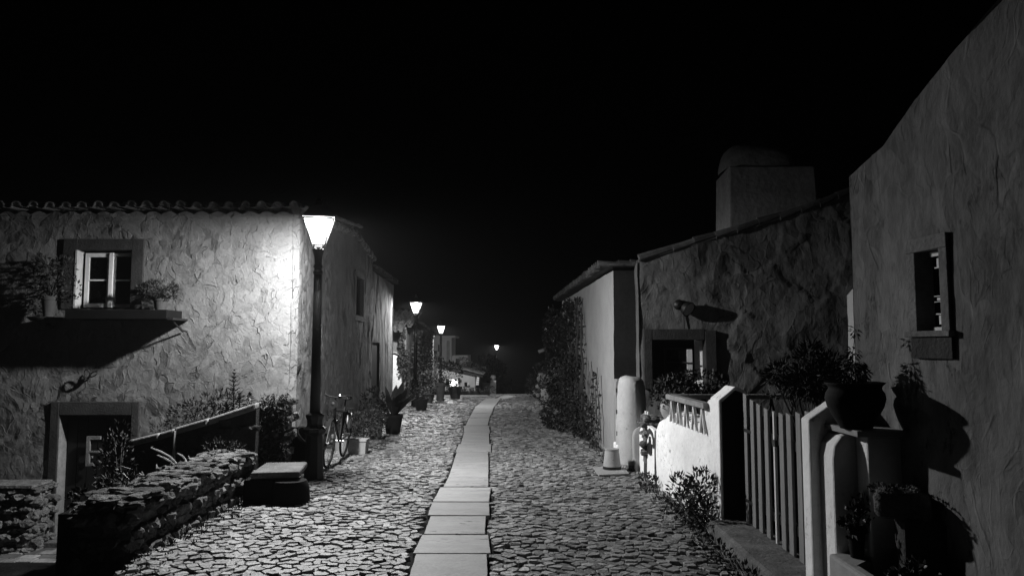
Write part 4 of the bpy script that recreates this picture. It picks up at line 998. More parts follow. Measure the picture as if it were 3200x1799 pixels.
mb = MB(); wall_sheet(mb, (B0.x-.0,11.95),(B0.x,11.3), -.4, lin([(0,2.9),(1,2.95)]), res=.1, seed=62); mb.build('return_wall', M['plaster_b'], hB2, smooth=True)
mb = MB()
for a, b in zip(tops, tops[1:]): mb.hexa([(a.x,11.26,a.z-.05),(b.x,11.26,b.z-.05),(b.x,16,b.z-.05),(a.x,16,a.z-.05),(a.x,11.26,a.z-.02),(b.x,11.26,b.z-.02),(b.x,16,b.z-.02),(a.x,16,a.z-.02)])
mb.build('roof_deck', M['tile'], hB2)
mb = MB(); rg = random.Random(63)
for a, b in zip(tops, tops[1:]):
    m = max(1, round((b-a).length/.36))
    for i in range(m):
        p_, q_ = a.lerp(b, i/m), a.lerp(b, (i+1.12)/m); vs = []
        mb.tube([(p_.x,11.29,p_.z+rg.uniform(-.02,.02)),(q_.x,11.29,q_.z+.01)], [.065,.05], 8)
mb.build('verge_tiles', M['tile'], hB2)
# chimney
ch = empty('chimney', (0,0,0), None, None); ch.parent = hB2
c = [P(2243,765,12), P(2560,700,12)]; Yc = 12.0
bl_, br_ = P(2280,740,Yc), P(2562,740,Yc); tl_, tr_ = P(2278,518,Yc), P(2548,521,Yc)
ch.location = Vector((bl_.x,Yc,3.2))-hB2.location
xL = bl_.x; back = 1.1; zb_ = 2.9; zt_ = tl_.z
lb = P(2228,742,Yc+1.0); lt = P(2246,536,Yc+.95)
mb = MB(); mb.hexa([(bl_.x,Yc,zb_),(br_.x+.04,Yc,zb_),(br_.x,Yc+back,zb_),(bl_.x+.03,Yc+1.0,zb_),(tl_.x,Yc,zt_),(tr_.x,Yc,zt_),(tr_.x,Yc+back,zt_+.02),(tl_.x+.03,Yc+.9,zt_-.04)])
mb.build('stack', M['chimney'], ch, bevel=.03)
a, b, c_, d_ = P(2282,513,Yc+.06), P(2500,513,Yc+.06), P(2490,462,Yc+.25), P(2322,440,Yc+.25)
mb = MB(); vs = []; m = 36; secs = ((0,1.0),(.12,1.0),(.35,.955),(.6,.89),(.8,.8),(.92,.66),(1.0,.4),(1.02,0.05)); cx_, cy_, ax_, ay_ = (a.x+b.x)/2, Yc+.5, (b.x-a.x)/2+.02, .44; hh_ = (d_.z-zt_)*.92
for t_, k_ in secs:
    for q in range(m):
        an = 2*math.pi*q/m; c1, s1 = math.cos(an), math.sin(an); e_ = .5
        x = ax_*k_*math.copysign(abs(c1)**e_, c1); y = ay_*k_*math.copysign(abs(s1)**e_, s1)
        z = zt_+.012+hh_*t_*(1-.22*max(0,(x/ax_+.3))*t_); w_ = .02*noise.noise(Vector((x*3,y*3,z*3)))
        vs.append((cx_+x-.05*t_+w_, cy_+y+w_, z+w_))
fs = [(l*m+q, l*m+(q+1)%m, (l+1)*m+(q+1)%m, (l+1)*m+q) for l in range(len(secs)-1) for q in range(m)]+[tuple((len(secs)-1)*m+q for q in range(m))]
mb.add(vs, fs)
mb.build('hood', M['chimney'], ch, smooth=True)
mb = MB()
for px, py in ((2370,446),(2425,462)): v = P(px,py,Yc+.3); mb.rock((v.x,Yc+.35,v.z-.02), (.11,.08,.035), px, .2, 1)
mb.build('cap_tile', M['tile'], ch)
# deep window
bw_ = empty('window', (0,0,0), None, None); bw_.parent = hB2; bw_.location = Vector((w0.x,YB,w1.z))-hB2.location
o0, o1 = fB(2009,1028), fB(2240,1215)
mb = MB(); mb.box(o0.x,w0.x,YB-.06,YB+.12,o1.z,o0.z); mb.box(w1.x,o1.x,YB-.06,YB+.12,o1.z,o0.z-.02); mb.box(w0.x,w1.x,YB-.058,YB+.12,w0.z,o0.z); mb.build('stone_surround', M['stone_dark'], bw_, bevel=.012)
bk = YB+.15; xr_ = w1.x-.12
mb = MB(); mb.prism([(w1.x-.002,YB+.121,w1.z-.3),(xr_,bk,w1.z-.3),(w1.x+.05,bk,w1.z-.3)], (0,0,w0.z-w1.z+.3)); mb.build('reveal', M['whitewash'], bw_)
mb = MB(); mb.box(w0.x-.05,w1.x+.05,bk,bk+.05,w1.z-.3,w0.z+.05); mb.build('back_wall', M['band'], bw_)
v0, v1 = P(2075,1085,bk-.03), P(2163,1178,bk-.03)
sash('sash', v0.x, v1.x+.012, v1.z, v0.z, bk-.045, bw_, M['wood_dark'], .035, (.5,), dep=.035)
e_ = P(2146,1090,bk-.05); MB().box(e_.x, v1.x, bk-.062, bk-.046, v1.z+.03, v0.z-.03).build('white_stile', M['white_paint'], bw_)
e_ = P(2140,1134,bk-.06); MB().box(e_.x, v1.x+.02, bk-.075, bk-.063, e_.z-.006, e_.z+.012).build('crossbar', M['wood_dark'], bw_)
# wall lamp (off)
wl_ = empty('wall_lamp', (fB(2140,965).x,YB,fB(0,965).z), 'dark round bulkhead lamp, unlit, on the dim house wall above the deep window', 'wall lamp')
c = P(2150,966,YB-.10); c2 = P(2122,952,YB-.04)
mb = MB(); mb.lathe([(.0,0),(.08,.0),(.08,.03),(.05,.05),(.03,.1)], (c2.x,YB-.01,c2.z), 18, Matrix.Rotation(R(90),3,'X')); mb.tube([(c2.x,YB-.05,c2.z),(c.x-.03,YB-.09,c.z+.02)], .022, 8); mb.build('mount', M['iron'], wl_, smooth='auto')
Mh = Matrix.Rotation(R(24),3,'Y') @ Matrix.Rotation(R(-28),3,'X') @ Matrix.Rotation(R(180),3,'X')
Mh = Matrix(((1,0,0),(0,1,0),(0,0,1)))
axis = Vector((.5,-.62,-.5)).normalized(); Mh = Vector((0,0,1)).rotation_difference(axis).to_matrix()
mb = MB(); mb.lathe([(0,-.10),(.06,-.092),(.105,-.055),(.118,.01),(.118,.02),(.11,.02),(.108,.01)], (c.x,YB-.12,c.z), 22, Mh); mb.build('shade', M['iron'], wl_, smooth='auto')
mb = MB(); mb.lathe([(0,.0),(.106,.010),(.0,.016)], (c.x,YB-.12,c.z), 22, Mh); mb.build('diffuser', M['white_paint'], wl_)
mb = MB(); mb.tube([(c2.x+.07,YB-.012,c2.z-.08),(c2.x+.08,YB-.02,fB(0,1026).z)], .008, 5); mb.build('cable', M['iron_dull'], wl_)

# ================================================================== GARDEN FRONT: pillar, arched door, white wall, railing
pl = empty('white_pillar', (1.75,10.4,gz(10.4)), 'chunky rounded white gate pillar with meter cabinet on its street side', 'pillar')
def blob_wall(mb, x0, x1, y0, y1, z0, ztop, seed, amp=.02, round_=.08, nx=14, ny=5, nz=18, zfun=None):
    """soft lime-washed block: rounded shoulders, wavy faces"""
    vs = []; fs = []; ring = []
    def pt_(u, v):   # u around footprint
        return u
    pts = []
    for i in range(nx+1): pts.append((i/nx, 0))
    for i in range(1, ny+1): pts.append((1, i/ny))
    for i in range(nx-1, -1, -1): pts.append((i/nx, 1))
    for i in range(ny-1, 0, -1): pts.append((0, i/ny))
    m = len(pts)
    def top(u): return ztop if zfun is None else zfun(u)
    for j in range(nz+1):
        t = j/nz
        for u, v in pts:
            zt2 = top(u); z = z0+(zt2-z0)*t; dz = zt2-z
            sh = round_*(1-math.sqrt(max(0, 1-(1-dz/round_)**2))) if dz < round_ else 0
            cx_, cy_ = (u-.5)*2, (v-.5)*2
            x = x0+(x1-x0)*u-cx_*sh; y = y0+(y1-y0)*v-cy_*sh
            d = amp*noise.noise(Vector((x*2.3+seed, y*2.3, z*2.0)))+amp*.4*noise.noise(Vector((x*8, y*8+seed, z*8)))
            vs.append((x+cx_*d, y+cy_*d, z))
    for j in range(nz):
        for i in range(m): fs.append((j*m+i, j*m+(i+1)%m, (j+1)*m+(i+1)%m, (j+1)*m+i))
    # cap strip across
    base = nz*m
    for i in range(nx):
        lo0, lo1 = base+i, base+i+1; hi0, hi1 = base+(nx+ny)+(nx-i), base+(nx+ny)+(nx-i-1)
        fs.append((lo0, lo1, hi1 % (base+m) if hi1 < base+m else base, hi0 if hi0 < base+m else base))
    s0 = len(mb.v); mb.add(vs, fs)
a, b = P(1936,1180,10.5), P(2020,1180,10.5)
zp = P(0,1178,10.5).z; Ms = Matrix(((1,0,0),(0,1.35,0),(0,0,1))); rp = (b.x-a.x)/2*1.13; pz_ = [(rp*1.04,-.15),(rp*1.03,.0),(rp*1.02,.3),(rp,.6),(rp*.97,.9),(rp*.93,zp-.14),(rp*.86,zp-.06),(rp*.7,zp-.015),(rp*.4,zp),(0,zp)]
mb = MB(); mb.lathe(pz_, ((a.x+b.x)/2,10.72,0), 40, Ms, wob=.03, seed=3); mb.build('shaft', M['whitewash'], pl, smooth=True)
z0_, z1_ = P(1930,1390,10.55).z, P(1930,1187,10.55).z
mb.box(a.x-.012,a.x+.05,10.66,10.97,z0_,z1_); cb = mb.build('cabinet', M['chimney'], pl, bevel=.006)
mb = MB(); mb.box(a.x-.023,a.x-.012,10.68,10.95,z0_+.03,z1_-.03); mb.build('cabinet_door', M['wood_pale'], cb)
for zz in (z0_+.15, (z0_+z1_)/2, z1_-.15): MB().box(a.x-.029,a.x-.012,10.652,10.676,zz-.03,zz+.03).build('hinge', M['iron'], cb)
mb = MB(); mb.box(a.x-.03,a.x+.05,10.62,11.0,z0_-.12,z0_-.005); mb.build('plinth', M['whitewash'], pl, bevel=.02)
mb = MB(); blob_wall(mb, b.x-.22, b.x+.06, 10.3, 10.6, -.15, P(0,1330,10.4).z, 5, .012, .14); mb.build('buttress', M['whitewash_clean'], pl, smooth=True)
# bucket
e = empty('metal_bucket', (P(1914,1450,10.4).x-.02,10.3,gz(10.3)), 'tapered metal churn with a pale band standing against the white gate pillar', 'churn')
bx = P(1914,1450,10.4).x-.02; z0_ = gz(10.3)
mb = MB(); mb.lathe([(.125,0),(.125,.075)], (bx,10.3,z0_), 24); mb.build('foot_band', M['iron'], e, smooth='auto')
mb = MB(); mb.lathe([(.122,.075),(.095,.29),(.1,.295),(.1,.31),(.09,.31),(.0,.285)], (bx,10.3,z0_), 24); mb.build('body', M['pot_pale'], e, smooth='auto')
mb = MB(); mb.tube([(bx-.095,10.3,z0_+.28),(bx-.06,10.25,z0_+.2),(bx,10.19,z0_+.17),(bx+.06,10.25,z0_+.2),(bx+.095,10.3,z0_+.28)], .005, 6); mb.build('handle', M['iron'], e)
# small arched door leaf, standing open to the street
XD = 1.752
def AD(px, py, x=XD): v = ON((x,11),(x,8),px,py); return v
ad_ = empty('arched_gate_door', (XD,9.6,gz(9.6)), 'small white arched door with a dark pointed arch on it, beside the rough white wall', 'door')
def plate(name, pts, x, th, m, par): mb = MB(); mb.prism([AD(*p, x) for p in pts], (th,0,0)); return mb.build(name, m, par)
plate('door_leaf', [(1997,1492),(1997,1352),(2003,1334),(2014,1326),(2026,1330),(2038,1338),(2045,1345),(2045,1512)], XD, .05, M['whitewash'], ad_)
og = [(2012,1499),(2012,1365),(2020,1345),(2029,1337),(2038,1350),(2043,1370),(2043,1400)]; ig = [(2020,1501),(2020,1375),(2025,1360),(2030,1352),(2036,1362),(2039,1375),(2039,1400)]
mb = MB()
for k in range(6): mb.prism([AD(*p, XD-.008) for p in (og[k],og[k+1],ig[k+1],ig[k])], (.007,0,0))
mb.build('painted_arch', M['stone_dark'], ad_)
plate('black_plate', [(2027,1362),(2031,1364),(2032,1385),(2036,1388),(2035,1420),(2030,1422),(2024,1415),(2018,1412),(2020,1400),(2024,1398),(2018,1390),(2024,1385),(2027,1380)], XD-.012, .011, M['iron'], ad_)  # flat black plate with an irregular outline on the door leaf
pg = empty('picket_gate', (1.84,10.1,gz(10)), 'small white picket gate with arched top behind the arched door', 'gate')
for k in range(6):
    px = 2003+k*6.6; t = AD(px, 1283+abs(k-2.2)**2*4.2, 1.84); MB().box(1.84,1.86,t.y-.04,t.y+.04,gz(10)+.05,t.z).build('picket', M['white_paint'], pg)
for zz in (.2,.6): MB().box(1.862,1.89,AD(2042,1300,1.84).y,AD(2000,1300,1.84).y,zz-.025,zz+.025).build('rail', M['white_paint'], pg)
mb = MB(); a, b = P(2010,1311,9.7), P(2075,1350,9.7); rubble(mb, a.x,b.x,9.7,9.95,b.z-.3,a.z+.03,.09,77,'front right left top'); tag(mb.build('flat_stone_ledge', M['stone']), 'short ledge of rough stones above the arched door', 'ledge')

# rough white wall
Wn = Vector((1.86,6.97,0)); Wf = Vector((1.75,9.05,0)); Lw = (Wf-Wn).length
rw = empty('white_garden_wall', (1.85,8,gz(8)), 'rough white garden wall with rounded hump between the arched door and the picket gate', 'wall')
def side_on(px, py): return ON(Wn, Wf, px, py)
prof = []
for px, py in ((2046,1420),(2050,1345),(2062,1318),(2080,1302),(2105,1295),(2130,1300),(2150,1308),(2168,1322),(2181,1330),(2188,1318),(2195,1298),(2204,1270),(2213,1249)):
    v = side_on(px, py); prof.append(((v.xy-Wf.xy).length, v.z))
prof[0] = (0, prof[0][1])
ft = lin(prof)
mb = MB(); n_ = (Wn-Wf).normalized()
a_, d__, nn = wall_sheet(mb, Wf, Wn, -.1, ft, res=.035, amp=.025, fac=.03, fsc=6, seed=71)
# top and back
S = [i*Lw/60 for i in range(61)]; vs = []; fs = []
nrm = Vector((d__.y,-d__.x,0))
for s in S:
    z = ft(s)
    for o_, dz in ((0.0,0),(-.04,.022),(-.11,.035),(-.18,.02),(-.22,0),(-.22,-1.6)):
        p_ = Vector((Wf.x,Wf.y,0))+d__*s+nrm*o_; h = .012*noise.noise(Vector((s*6,o_*9,z*5))); vs.append((p_.x+h,p_.y,z+dz+h))
for i in range(60):
    for j in range(5): fs.append((i*6+j, (i+1)*6+j, (i+1)*6+j+1, i*6+j+1))
mb.add(vs, fs); mb.add([vs[k] for k in (0,1,2,3,4,5)]+[(vs[0][0],vs[0][1],-.1)], [(0,1,2,3,4,5,6)])
mb.build('wall_body', M['whitewash'], rw, smooth=True)
# gate posts: wing walls with sloping tops
def wing(name, x0, x1, y0, y1, pts, lab):
    """pts: (x, z) outline of the top from the street side inwards"""
    poly = [(x0,y0,-.1),(x1,y0,-.1)]+[(x,y0,z) for x, z in pts[::-1]]
    mb = MB(); mb.prism(poly, (0,y1-y0,0)); o = mb.build(name, M['whitewash'], bevel=.012); return tag(o, lab, 'gatepost', 'wing walls of the picket gate')
y_ = 6.68; wing('gatepost', 1.85, 2.11, y_, 6.97, [(1.852,P(2213,1249,y_).z),(1.93,P(2250,1228,y_).z),(2.0,P(2290,1207,y_).z),(2.11,P(2326,1222,y_).z)], 'far gate wing wall with an added shade board on its near side, joined to the rough white wall')
y_ = 4.66; wing('gatepost', 1.85, 2.16, y_, 4.79, [(1.85,P(2518,1311,y_).z),(2.01,P(2600,1256,y_).z),(2.16,P(2660,1226,y_).z)], 'near gate wing wall with sloping top, left of the pier that carries the big jar')
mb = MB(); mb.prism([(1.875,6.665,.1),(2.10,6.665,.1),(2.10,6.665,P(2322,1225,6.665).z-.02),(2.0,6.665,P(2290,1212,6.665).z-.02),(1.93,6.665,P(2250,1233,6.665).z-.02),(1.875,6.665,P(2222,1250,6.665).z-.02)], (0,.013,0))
mb.build('shade_board', M['shelf'], bpy.data.objects['gatepost'])  # dark board added so the unlit near side of the gatepost stays black
# picket gate
gt = empty('wide_picket_gate', (2.03,5.8,.13), 'wide grey picket gate with a dipping top between the two wing walls', 'gate')
GX = 2.035; tp = [(2320,1231),(2341,1250),(2361,1263),(2384,1277),(2407,1286),(2430,1292),(2453,1293),(2483,1290),(2512,1287),(2546,1273),(2584,1254)]
for k, (px, py) in enumerate(tp):
    Y = GX*2310/(px-1600)*1.0; v = P(px, py, Y); wd = .088 if k != 4 else .03
    zt2 = v.z; pr = []
    mb = MB(); mb.hexa([(GX,Y-wd/2,.135),(GX+.022,Y-wd/2,.135),(GX+.022,Y+wd/2,.135),(GX,Y+wd/2,.135),(GX,Y-wd/2,zt2-.006),(GX+.022,Y-wd/2,zt2-.006),(GX+.022,Y+wd/2,zt2+.006),(GX,Y+wd/2,zt2+.006)])
    mb.build('picket', M['picket'] if k != 4 else M['white_paint'], gt, bevel=.004)
for yy in (4.84, 6.6):
    for zz in (.32, .92): MB().box(GX-.004,GX-.0005,min(yy,yy+(.0 if yy<5 else -.22)),yy+(.22 if yy<5 else .0),zz-.014,zz+.014).build('hinge_strap', M['iron'], gt)
MB().box(GX-.022,GX-.003,5.74,5.80,.88,.93).build('latch', M['iron'], gt)
for zz in (.32, .92): MB().box(GX+.024,GX+.06,4.8,6.66,zz-.035,zz+.035).build('rail', M['wood_dark'], gt)
# doorstep
mb = MB(); rgx = random.Random(2); n_ = 26; vs = []; fs = []
def st(y): return 1.73+.03*noise.noise(Vector((y*2,0,4))), .125+.01*noise.noise(Vector((y*3,2,4)))
for i in range(n_+1):
    y = 4.3+(6.64-4.3)*i/n_; x, z = st(y); rr = .012*noise.noise(Vector((y*14,0,0)))
    for p_ in ((x-.03,y,-.05),(x+rr,y,z-.02),(x+.025+rr,y,z),(x+.16,y,z+.006),(2.12,y,z+.012),(2.12,y,-.05)): vs.append(p_)
for i in range(n_):
    for j in range(5): fs.append((i*6+j, i*6+j+1, (i+1)*6+j+1, (i+1)*6+j))
mb.add(vs, fs); mb.add(vs[:6], [(0,1,2,3,4,5)]); mb.add(vs[-6:], [(5,4,3,2,1,0)])
tag(mb.build('doorstep', M['step']), 'long worn stone doorstep below the wide picket gate', 'step')
# railing above the white wall
rl = empty('white_railing', (1.85,7.8,.85), 'timber railing with V shaped balusters running along and behind the white garden wall', 'railing')
ra, rb = P(2092,1238,8.3), P(2212,1268,7.2); ra.x = 1.80; rb.x = 1.93
ra = Vector((P(2092,1238,8.36).x,8.36,P(2092,1238,8.36).z)); rb = Vector((P(2212,1270,7.05).x,7.05,P(2212,1268,7.05).z))
MB().bar(ra, rb, .09, .055).build('rail', M['wood_pale'], rl, bevel=.006)
dr_ = (rb-ra); zl = -.27
for k in range(5):
    t = .08+k*.2; p_ = ra+dr_*t
    for s in (-1, 1):
        MB().bar(p_+Vector((0,0,-.03)), p_+dr_*(s*.055)+Vector((0,0,zl)), .022, .028, (1,0,0)).build('baluster', M['white_paint'], rl)
MB().box(ra.x-.02,4.05,8.33,8.42,P(0,1246,8.36).z,P(0,1232,8.36).z).build('back_rail', M['wood_pale'], rl)
for k in range(9):
    x = ra.x+.15+k*.25; mb = MB(); zt2 = P(0,1247,8.36).z
    mb.bar((x,8.38,zt2),(x-.06,8.38,zt2-.3),.022,.02,(0,1,0)); mb.build('baluster', M['wood_dark'], rl)
    mb = MB(); mb.bar((x,8.385,zt2),(x+.06,8.385,zt2-.3),.022,.02,(0,1,0)); mb.build('baluster', M['wood_dark'], rl)
mb = MB(); mb.box(ra.x+.05,4.2,8.34,8.42,-.1,P(0,1300,8.36).z); mb.build('plinth', M['stone_dark'], rl)
# pot with plants on the wall corner
a = P(2093,1312,8.75); e = potted('potted_geranium', (a.x+.02,8.75,a.z), .13, .26, [(.0,0,.1,.24,.2,.16),(.35,.1,.16,.35,.25,.15),(-.12,0,.0,.12,.12,.14)], 1400, .05, 101, 'leafy potted plant behind the left end of the V balustrade', 'pot_pale', kind='belly', W=.035)
a = P(2215,1228,8.9); shrub('flowering_shrub', [(a.x,8.9,a.z,.28,.22,.12),(a.x-.3,8.9,a.z+.0,.2,.2,.09)], 700, .05, 102, 'low leafy shrub with pale flecks under the deep window', base=(a.x,8.9,.6), W=.03, flowers=40)
# garden shrubs
def gshrub(pts, Y, n, L, seed, lab, W=None, base=None, up=.2, m='leaf'):
    bl = []
    for px, py, rx, rz in pts:
        c = P(px, py, Y); k = Y/F; bl.append((c.x, c.y+random.Random(px).uniform(-.2,.2), c.z, rx*k, rx*k*.9, rz*k))
    return shrub('garden_shrub', bl, n, L, seed, lab, W=W, up=up, base=base or (bl[0][0], Y, 0), group='shrubs behind the picket gate', m=m)
gshrub([(2560,1130,45,40),(2530,1185,50,45),(2590,1180,45,50),(2550,1100,25,30),(2600,1140,30,30)], 7.6, 2600, .10, 111, 'tallest dark shrub behind the gate, left of the big jar', W=.022, up=0)
gshrub([(2440,1165,38,26),(2475,1195,40,26),(2412,1175,22,18),(2510,1215,45,22)], 7.9, 1300, .09, 112, 'drooping branch of a dark shrub reaching left above the rail', W=.02, up=-.2, base=(3.2,7.9,0))
gshrub([(2450,1230,60,12),(2560,1235,60,20),(2600,1215,40,30)], 8.1, 900, .05, 115, 'low plants along the back rail', base=(3.2,8.1,0), m='leaf_pale')
# pale garden wall end
Yp = 8.85; a, b = P(2645,897,9.05), P(2672,897,Yp)
mb = MB(); blob_wall(mb, a.x, a.x+2.5, Yp, 9.06, -.1, a.z, 7, .01, .07, 20, 4, 24); tag(mb.build('garden_wall_end', M['whitewash_clean'], smooth=True), 'pale rounded wall end standing behind the garden at the house corner', 'wall')
# shrub at the street foot of the white wall
c = P(2160,1560,7.35)
shrub('street_shrub', [(1.73,6.86,.30,.12,.2,.24),(1.68,7.05,.18,.13,.25,.2),(1.67,7.55,.17,.09,.17,.2),(1.70,6.7,.1,.1,.2,.15),(1.68,7.9,.03,.07,.2,.07),(1.75,7.2,.3,.05,.12,.1)], 1500, .06, 121, 'dark leafy shrub growing from the cobbles against the rough white wall', base=(1.7,7.2,0), W=.022, flowers=60)
shrub('ground_plant', [(1.64,9.0,.03,.1,.3,.08)], 200, .05, 122, 'small weeds at the foot of the arched door', base=(1.64,9,0))
shrub('ground_plant', [(1.62,6.1,.02,.14,.4,.06),(1.66,5.4,.02,.09,.4,.06)], 330, .05, 123, 'creeping weeds along the worn doorstep', base=(1.65,5.9,0))

# ================================================================== JAR PIER
pr = empty('jar_pier', (2.05,4.5,0), 'white stepped pier with thin flat cap between the gate and the big house', 'pier')
mb = MB(); zt2 = 1.135
vs = []
mb.prism([(1.912,4.466,-.1),(1.912,4.466,.98),(1.925,4.466,1.06),(1.965,4.466,1.115),(2.01,4.466,1.135),(2.3,4.466,1.135),(2.3,4.466,-.1)], (0,.225,0)); mb.build('left_pillar', M['whitewash'], pr, bevel=.015)
mb = MB(); mb.box(2.047,2.3,4.312,4.464,-.1,1.134); mb.build('right_pillar', M['whitewash'], pr, bevel=.012)
mb = MB(); mb.box(1.95,2.36,4.225,4.74,1.137,1.172); mb.build('cap', M['whitewash_clean'], pr, bevel=.005)
mb = MB(); blob_wall(mb, 1.99, 2.5, 4.78, 4.95, .2, 1.25, 9, .01, .1, 10, 3, 12); mb.build('rounded_back', M['whitewash_clean'], pr, smooth=True)
lz = .44; mb = MB(); mb.prism([(1.86,4.46,-.1),(1.85,3.1,-.1),(1.93,3.1,-.1),(1.935,4.2,-.1),(2.04,4.3,-.1),(2.04,4.46,-.1)], (0,0,lz+.1)); mb.build('ledge', M['whitewash_clean'], pr, bevel=.02)
potted('potted_geranium', (1.985,4.36,lz+.003), .052, .17, [(0,0,.05,.08,.06,.07),(.04,0,.12,.05,.05,.05),(-.05,-.02,.0,.04,.04,.05)], 260, .04, 131, 'small leafy plant in a tall pot standing on the pier ledge', 'clay_dark', W=.03)
# big jar
js = empty('clay_jar', (2.035,4.36,1.173), 'big round dark clay jar with flared rim standing on the pier cap', 'jar')
mb = MB(); mb.lathe([(.085,0),(.09,.01),(.122,.065),(.155,.13),(.166,.175),(.160,.205),(.146,.226),(.144,.236),(.152,.25),(.168,.264),(.162,.266),(.13,.25),(.12,.235),(.0,.23)], (2.005,4.36,1.173), 40, wob=.015); mb.build('body', M['clay_dark'], js, smooth=True)
mb = MB(); mb.tube([(2.06,4.36,1.40),(2.06,4.36,1.45),(2.062,4.36,1.475)], [.013,.013,.006], 8); mb.tube([(2.01,4.4,1.40),(1.99,4.4,1.445)], [.007,.003], 6); mb.build('cut_stems', M['stem'], js)
bl = []
for px, py, rr in ((2668,1105,14),(2672,1140,20),(2655,1168,22),(2690,1160,18),(2640,1185,16),(2705,1185,12),(2673,1035,9)):
    c = P(px,py,4.42); k = 4.42/F; bl.append((c.x,c.y,c.z,rr*k,rr*k*1.6,rr*k*1.2))
cloud(MB(), bl, 900, .042, 113, .010, up=-.9).build('foliage', M['leaf'], js)
mb = MB(); stems(mb, (2.0,4.4,1.40), [b[:3] for b in bl], .003); mb.build('stem', M['stem'], js)
# mossy trough
tr = empty('mossy_trough', (2.1,4.0,.5), 'rough moss covered stone trough jutting from the big house wall below the jar', 'trough')
mb = MB(); V3, F3 = ICO[3]; vs = []
for q_ in V3:
    q_ = Vector(q_); m = max(abs(q_.x), abs(q_.y), abs(q_.z)); q2 = q_*(.35+.65/m); d = 1+.07*noise.noise(q_*2.2+Vector((4,0,0)))+.045*noise.noise(q_*7)
    X_, Y_ = q2.x*.15*d, q2.y*.09*d; vs.append((2.135+.83*X_+.45*Y_, 4.12-.50*X_+.86*Y_, .79+q2.z*.082*d-.03*max(0,q_.x-.2)))
mb.add(vs, F3); mb.build('trough_body', M['moss'], tr, smooth=True)
mb = MB(); mb.prism([(2.09,4.03,-.1),(2.28,3.935,-.1),(2.31,4.2,-.1),(2.12,4.2,-.1)], (0,0,.83)); mb.build('pedestal', M['stone_dark'], tr, bevel=.02)
cloud(MB(), [(2.04,4.15,.865,.07,.07,.025),(2.13,4.1,.87,.08,.07,.02)], 420, .016, 133, .012, up=.8).build('moss', M['leaf_pale'], tr)
potted('potted_geranium', (2.07,3.93,.0), .10, .36, [(0,0,.06,.09,.1,.09),(.07,.02,.10,.08,.08,.07),(-.08,-.0,.04,.07,.08,.08)], 420, .045, 134, 'flowering geranium in a pot under the mossy trough', 'clay_dark', W=.035)
cl = cloud(MB(), [(2.03,3.91,.47,.1,.08,.05),(2.13,3.93,.5,.08,.07,.04)], 36, .03, 135, .028).build('blossoms', M['petal'], bpy.data.objects['potted_geranium.002'])

# ================================================================== BIG HOUSE ON THE RIGHT (E)
def ex(y): return 2.70-.108*y
E0 = Vector((2.17,4.69,0)); E1 = Vector((ex(4.478),4.478,0)); E2 = Vector((ex(1.2),1.2,0))
hE = empty('big_house', (2.5,3,0), 'large grey plastered house closing the right edge, with steep gable line and small barred window', 'house')
ed = (E2-E1); 
def onE(px, py): return ON(E1, E2, px, py)
rt = [onE(x, y) for x, y in ((2743,478),(2760,458),(2863,312),(2900,262),(2981,158),(3118,0),(3200,-95))]
pr_ = [((v.xy-E1.xy).length, v.z) for v in rt]; pr_[0] = (0, pr_[0][1]); pr_.append((3.3, pr_[-1][1]+.9))
u0, u1 = onE(2867,790), onE(2955,1032)
hE_h = ((u0.xy-E1.xy).length, (u1.xy-E1.xy).length, u1.z, u0.z)
mb = MB(); wall_sheet(mb, E1, E2, -.1, lin(pr_), [hE_h], res=.022, amp=.022, fac=.03, fsc=5, seed=81, stretch=.5, pin0=.06)
eA = ON(E0, E1, 2670, 548); eB = ON(E0, E1, 2738, 482)
wall_sheet(mb, E0, E1, -.1, lin([(0,eA.z),((E1-E0).length,rt[0].z-.005)]), res=.025, amp=.012, seed=82, stretch=.35, pin1=.06)
mb.build('wall', M['plaster_e'], hE, smooth=True)
mb = MB(); wall_sheet(mb, (6,5.2), E0, -.1, lin([(0,eA.z+1.5),(3.9,eA.z)]), res=.15, amp=.01, seed=83); mb.build('garden_side_wall', M['plaster_e'], hE, smooth=True)
T = [(E0.x,E0.y,eA.z),(E1.x,E1.y,rt[0].z)]+[(v.x,v.y,v.z) for v in rt[1:]]+[(E2.x,E2.y,rt[-1].z+.9)]
mb = MB()
for a, b in zip(T, T[1:]): mb.add([a, b, (b[0]+4,b[1],b[2]+.3), (a[0]+4,a[1],a[2]+.3)], [(0,1,2,3)])
mb.build('roof', M['tile'], hE)
mb = MB(); mb.box(2.75,6,1.2,4.6,-.1,2.6); mb.build('inner_core', M['doorwood'], hE)
we = empty('window', (0,0,0), None, None); we.parent = hE; we.location = Vector((u1.x,u1.y,u1.z))-hE.location
dE = ed.normalized(); nE = Vector((dE.y,-dE.x,0)); 
def sE(px): v = onE(px,1000); return (v.xy-E1.xy).length
def zE_(px, py): return onE(px, py).z
h = hE_h; f0 = sE(2850); f1 = sE(2980); zt2 = zE_(2980,722)
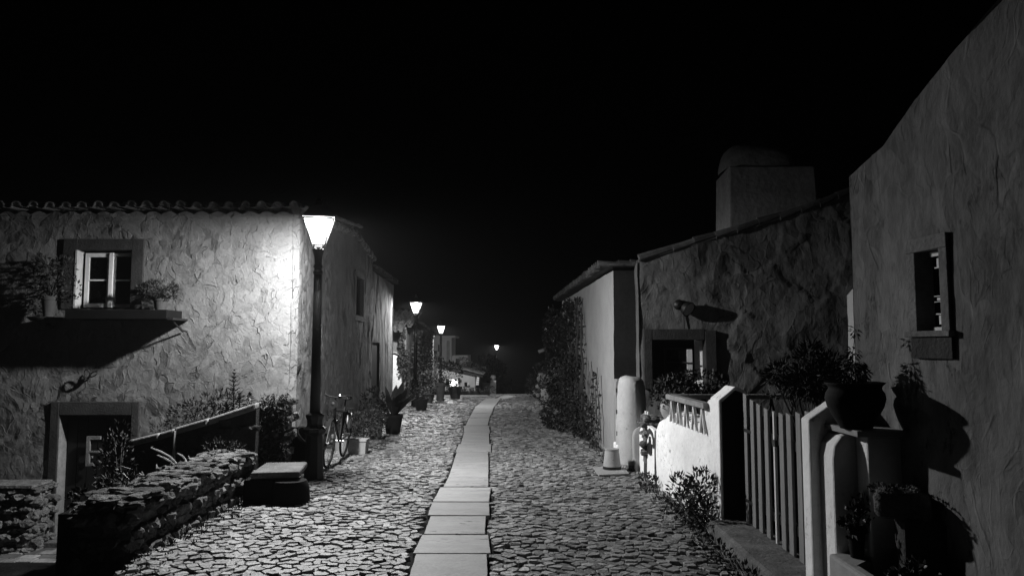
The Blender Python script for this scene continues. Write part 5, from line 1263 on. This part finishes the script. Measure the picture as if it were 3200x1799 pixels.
mb = MB(); local_box(mb, E1, dE, nE, f0, h[0], -.09, .022, h[2], h[3]); local_box(mb, E1, dE, nE, h[1], f1, -.09, .024, h[2], h[3]); local_box(mb, E1, dE, nE, f0, f1, -.09, .026, h[3], zt2)
mb.build('stone_surround', M['stone_trim'], we, bevel=.004)
mb = MB(); local_box(mb, E1, dE, nE, f0-.012, f1+.02, -.01, .045, h[2]-.032, h[2]); mb.build('sill', M['stone_trim'], we, bevel=.004)
mb = MB(); local_box(mb, E1, dE, nE, sE(2858), sE(2986), -.01, .026, zE_(2920,1120), h[2]-.034); mb.build('apron_panel', M['stone_dark'], we, bevel=.003)
mb = MB(); local_box(mb, E1, dE, nE, h[0], h[1], -.16, -.14, h[2], h[3]); mb.build('glass', M['glass'], we)
mb = MB(); Hh = h[3]-h[2]
for t0, t1, c0, dp in ((.93,.985,.3,-.03),(.79,.90,.55,-.032),(.775,.79,.48,-.028),(.425,.435,.4,-.03),(.375,.41,.5,-.032),(.355,.365,.4,-.03),(.08,.19,.55,-.032),(.20,.215,.45,-.03),(.0,.045,.3,-.03)):
    mb = MB(); local_box(mb, E1, dE, nE, h[0]+(h[1]-h[0])*c0, h[1], dp-.012, dp, h[2]+Hh*t0, h[2]+Hh*t1); mb.build('sash_rail', M['whitewash'], we)
mb = MB(); local_box(mb, E1, dE, nE, h[0]-.0, h[0]+.004, -.15, -.09, h[2], h[3]); mb.build('reveal', M['band'], we)

# ================================================================== night air (the soft glow round the lanterns)
mb = MB(); mb.box(-62, 62, -10, 132, -7, 7.5); hm = bpy.data.materials.new('night_air'); hm.use_nodes = True; t = hm.node_tree; t.nodes.clear()
pv = t.nodes.new('ShaderNodeVolumePrincipled'); pv.inputs['Color'].default_value = (.9,.9,.9,1); pv.inputs['Density'].default_value = HAZE; pv.inputs['Anisotropy'].default_value = .2
om = t.nodes.new('ShaderNodeOutputMaterial'); t.links.new(pv.outputs[0], om.inputs['Volume'])
hz_ = mb.build('haze', hm); tag(hz_, kind='stuff')
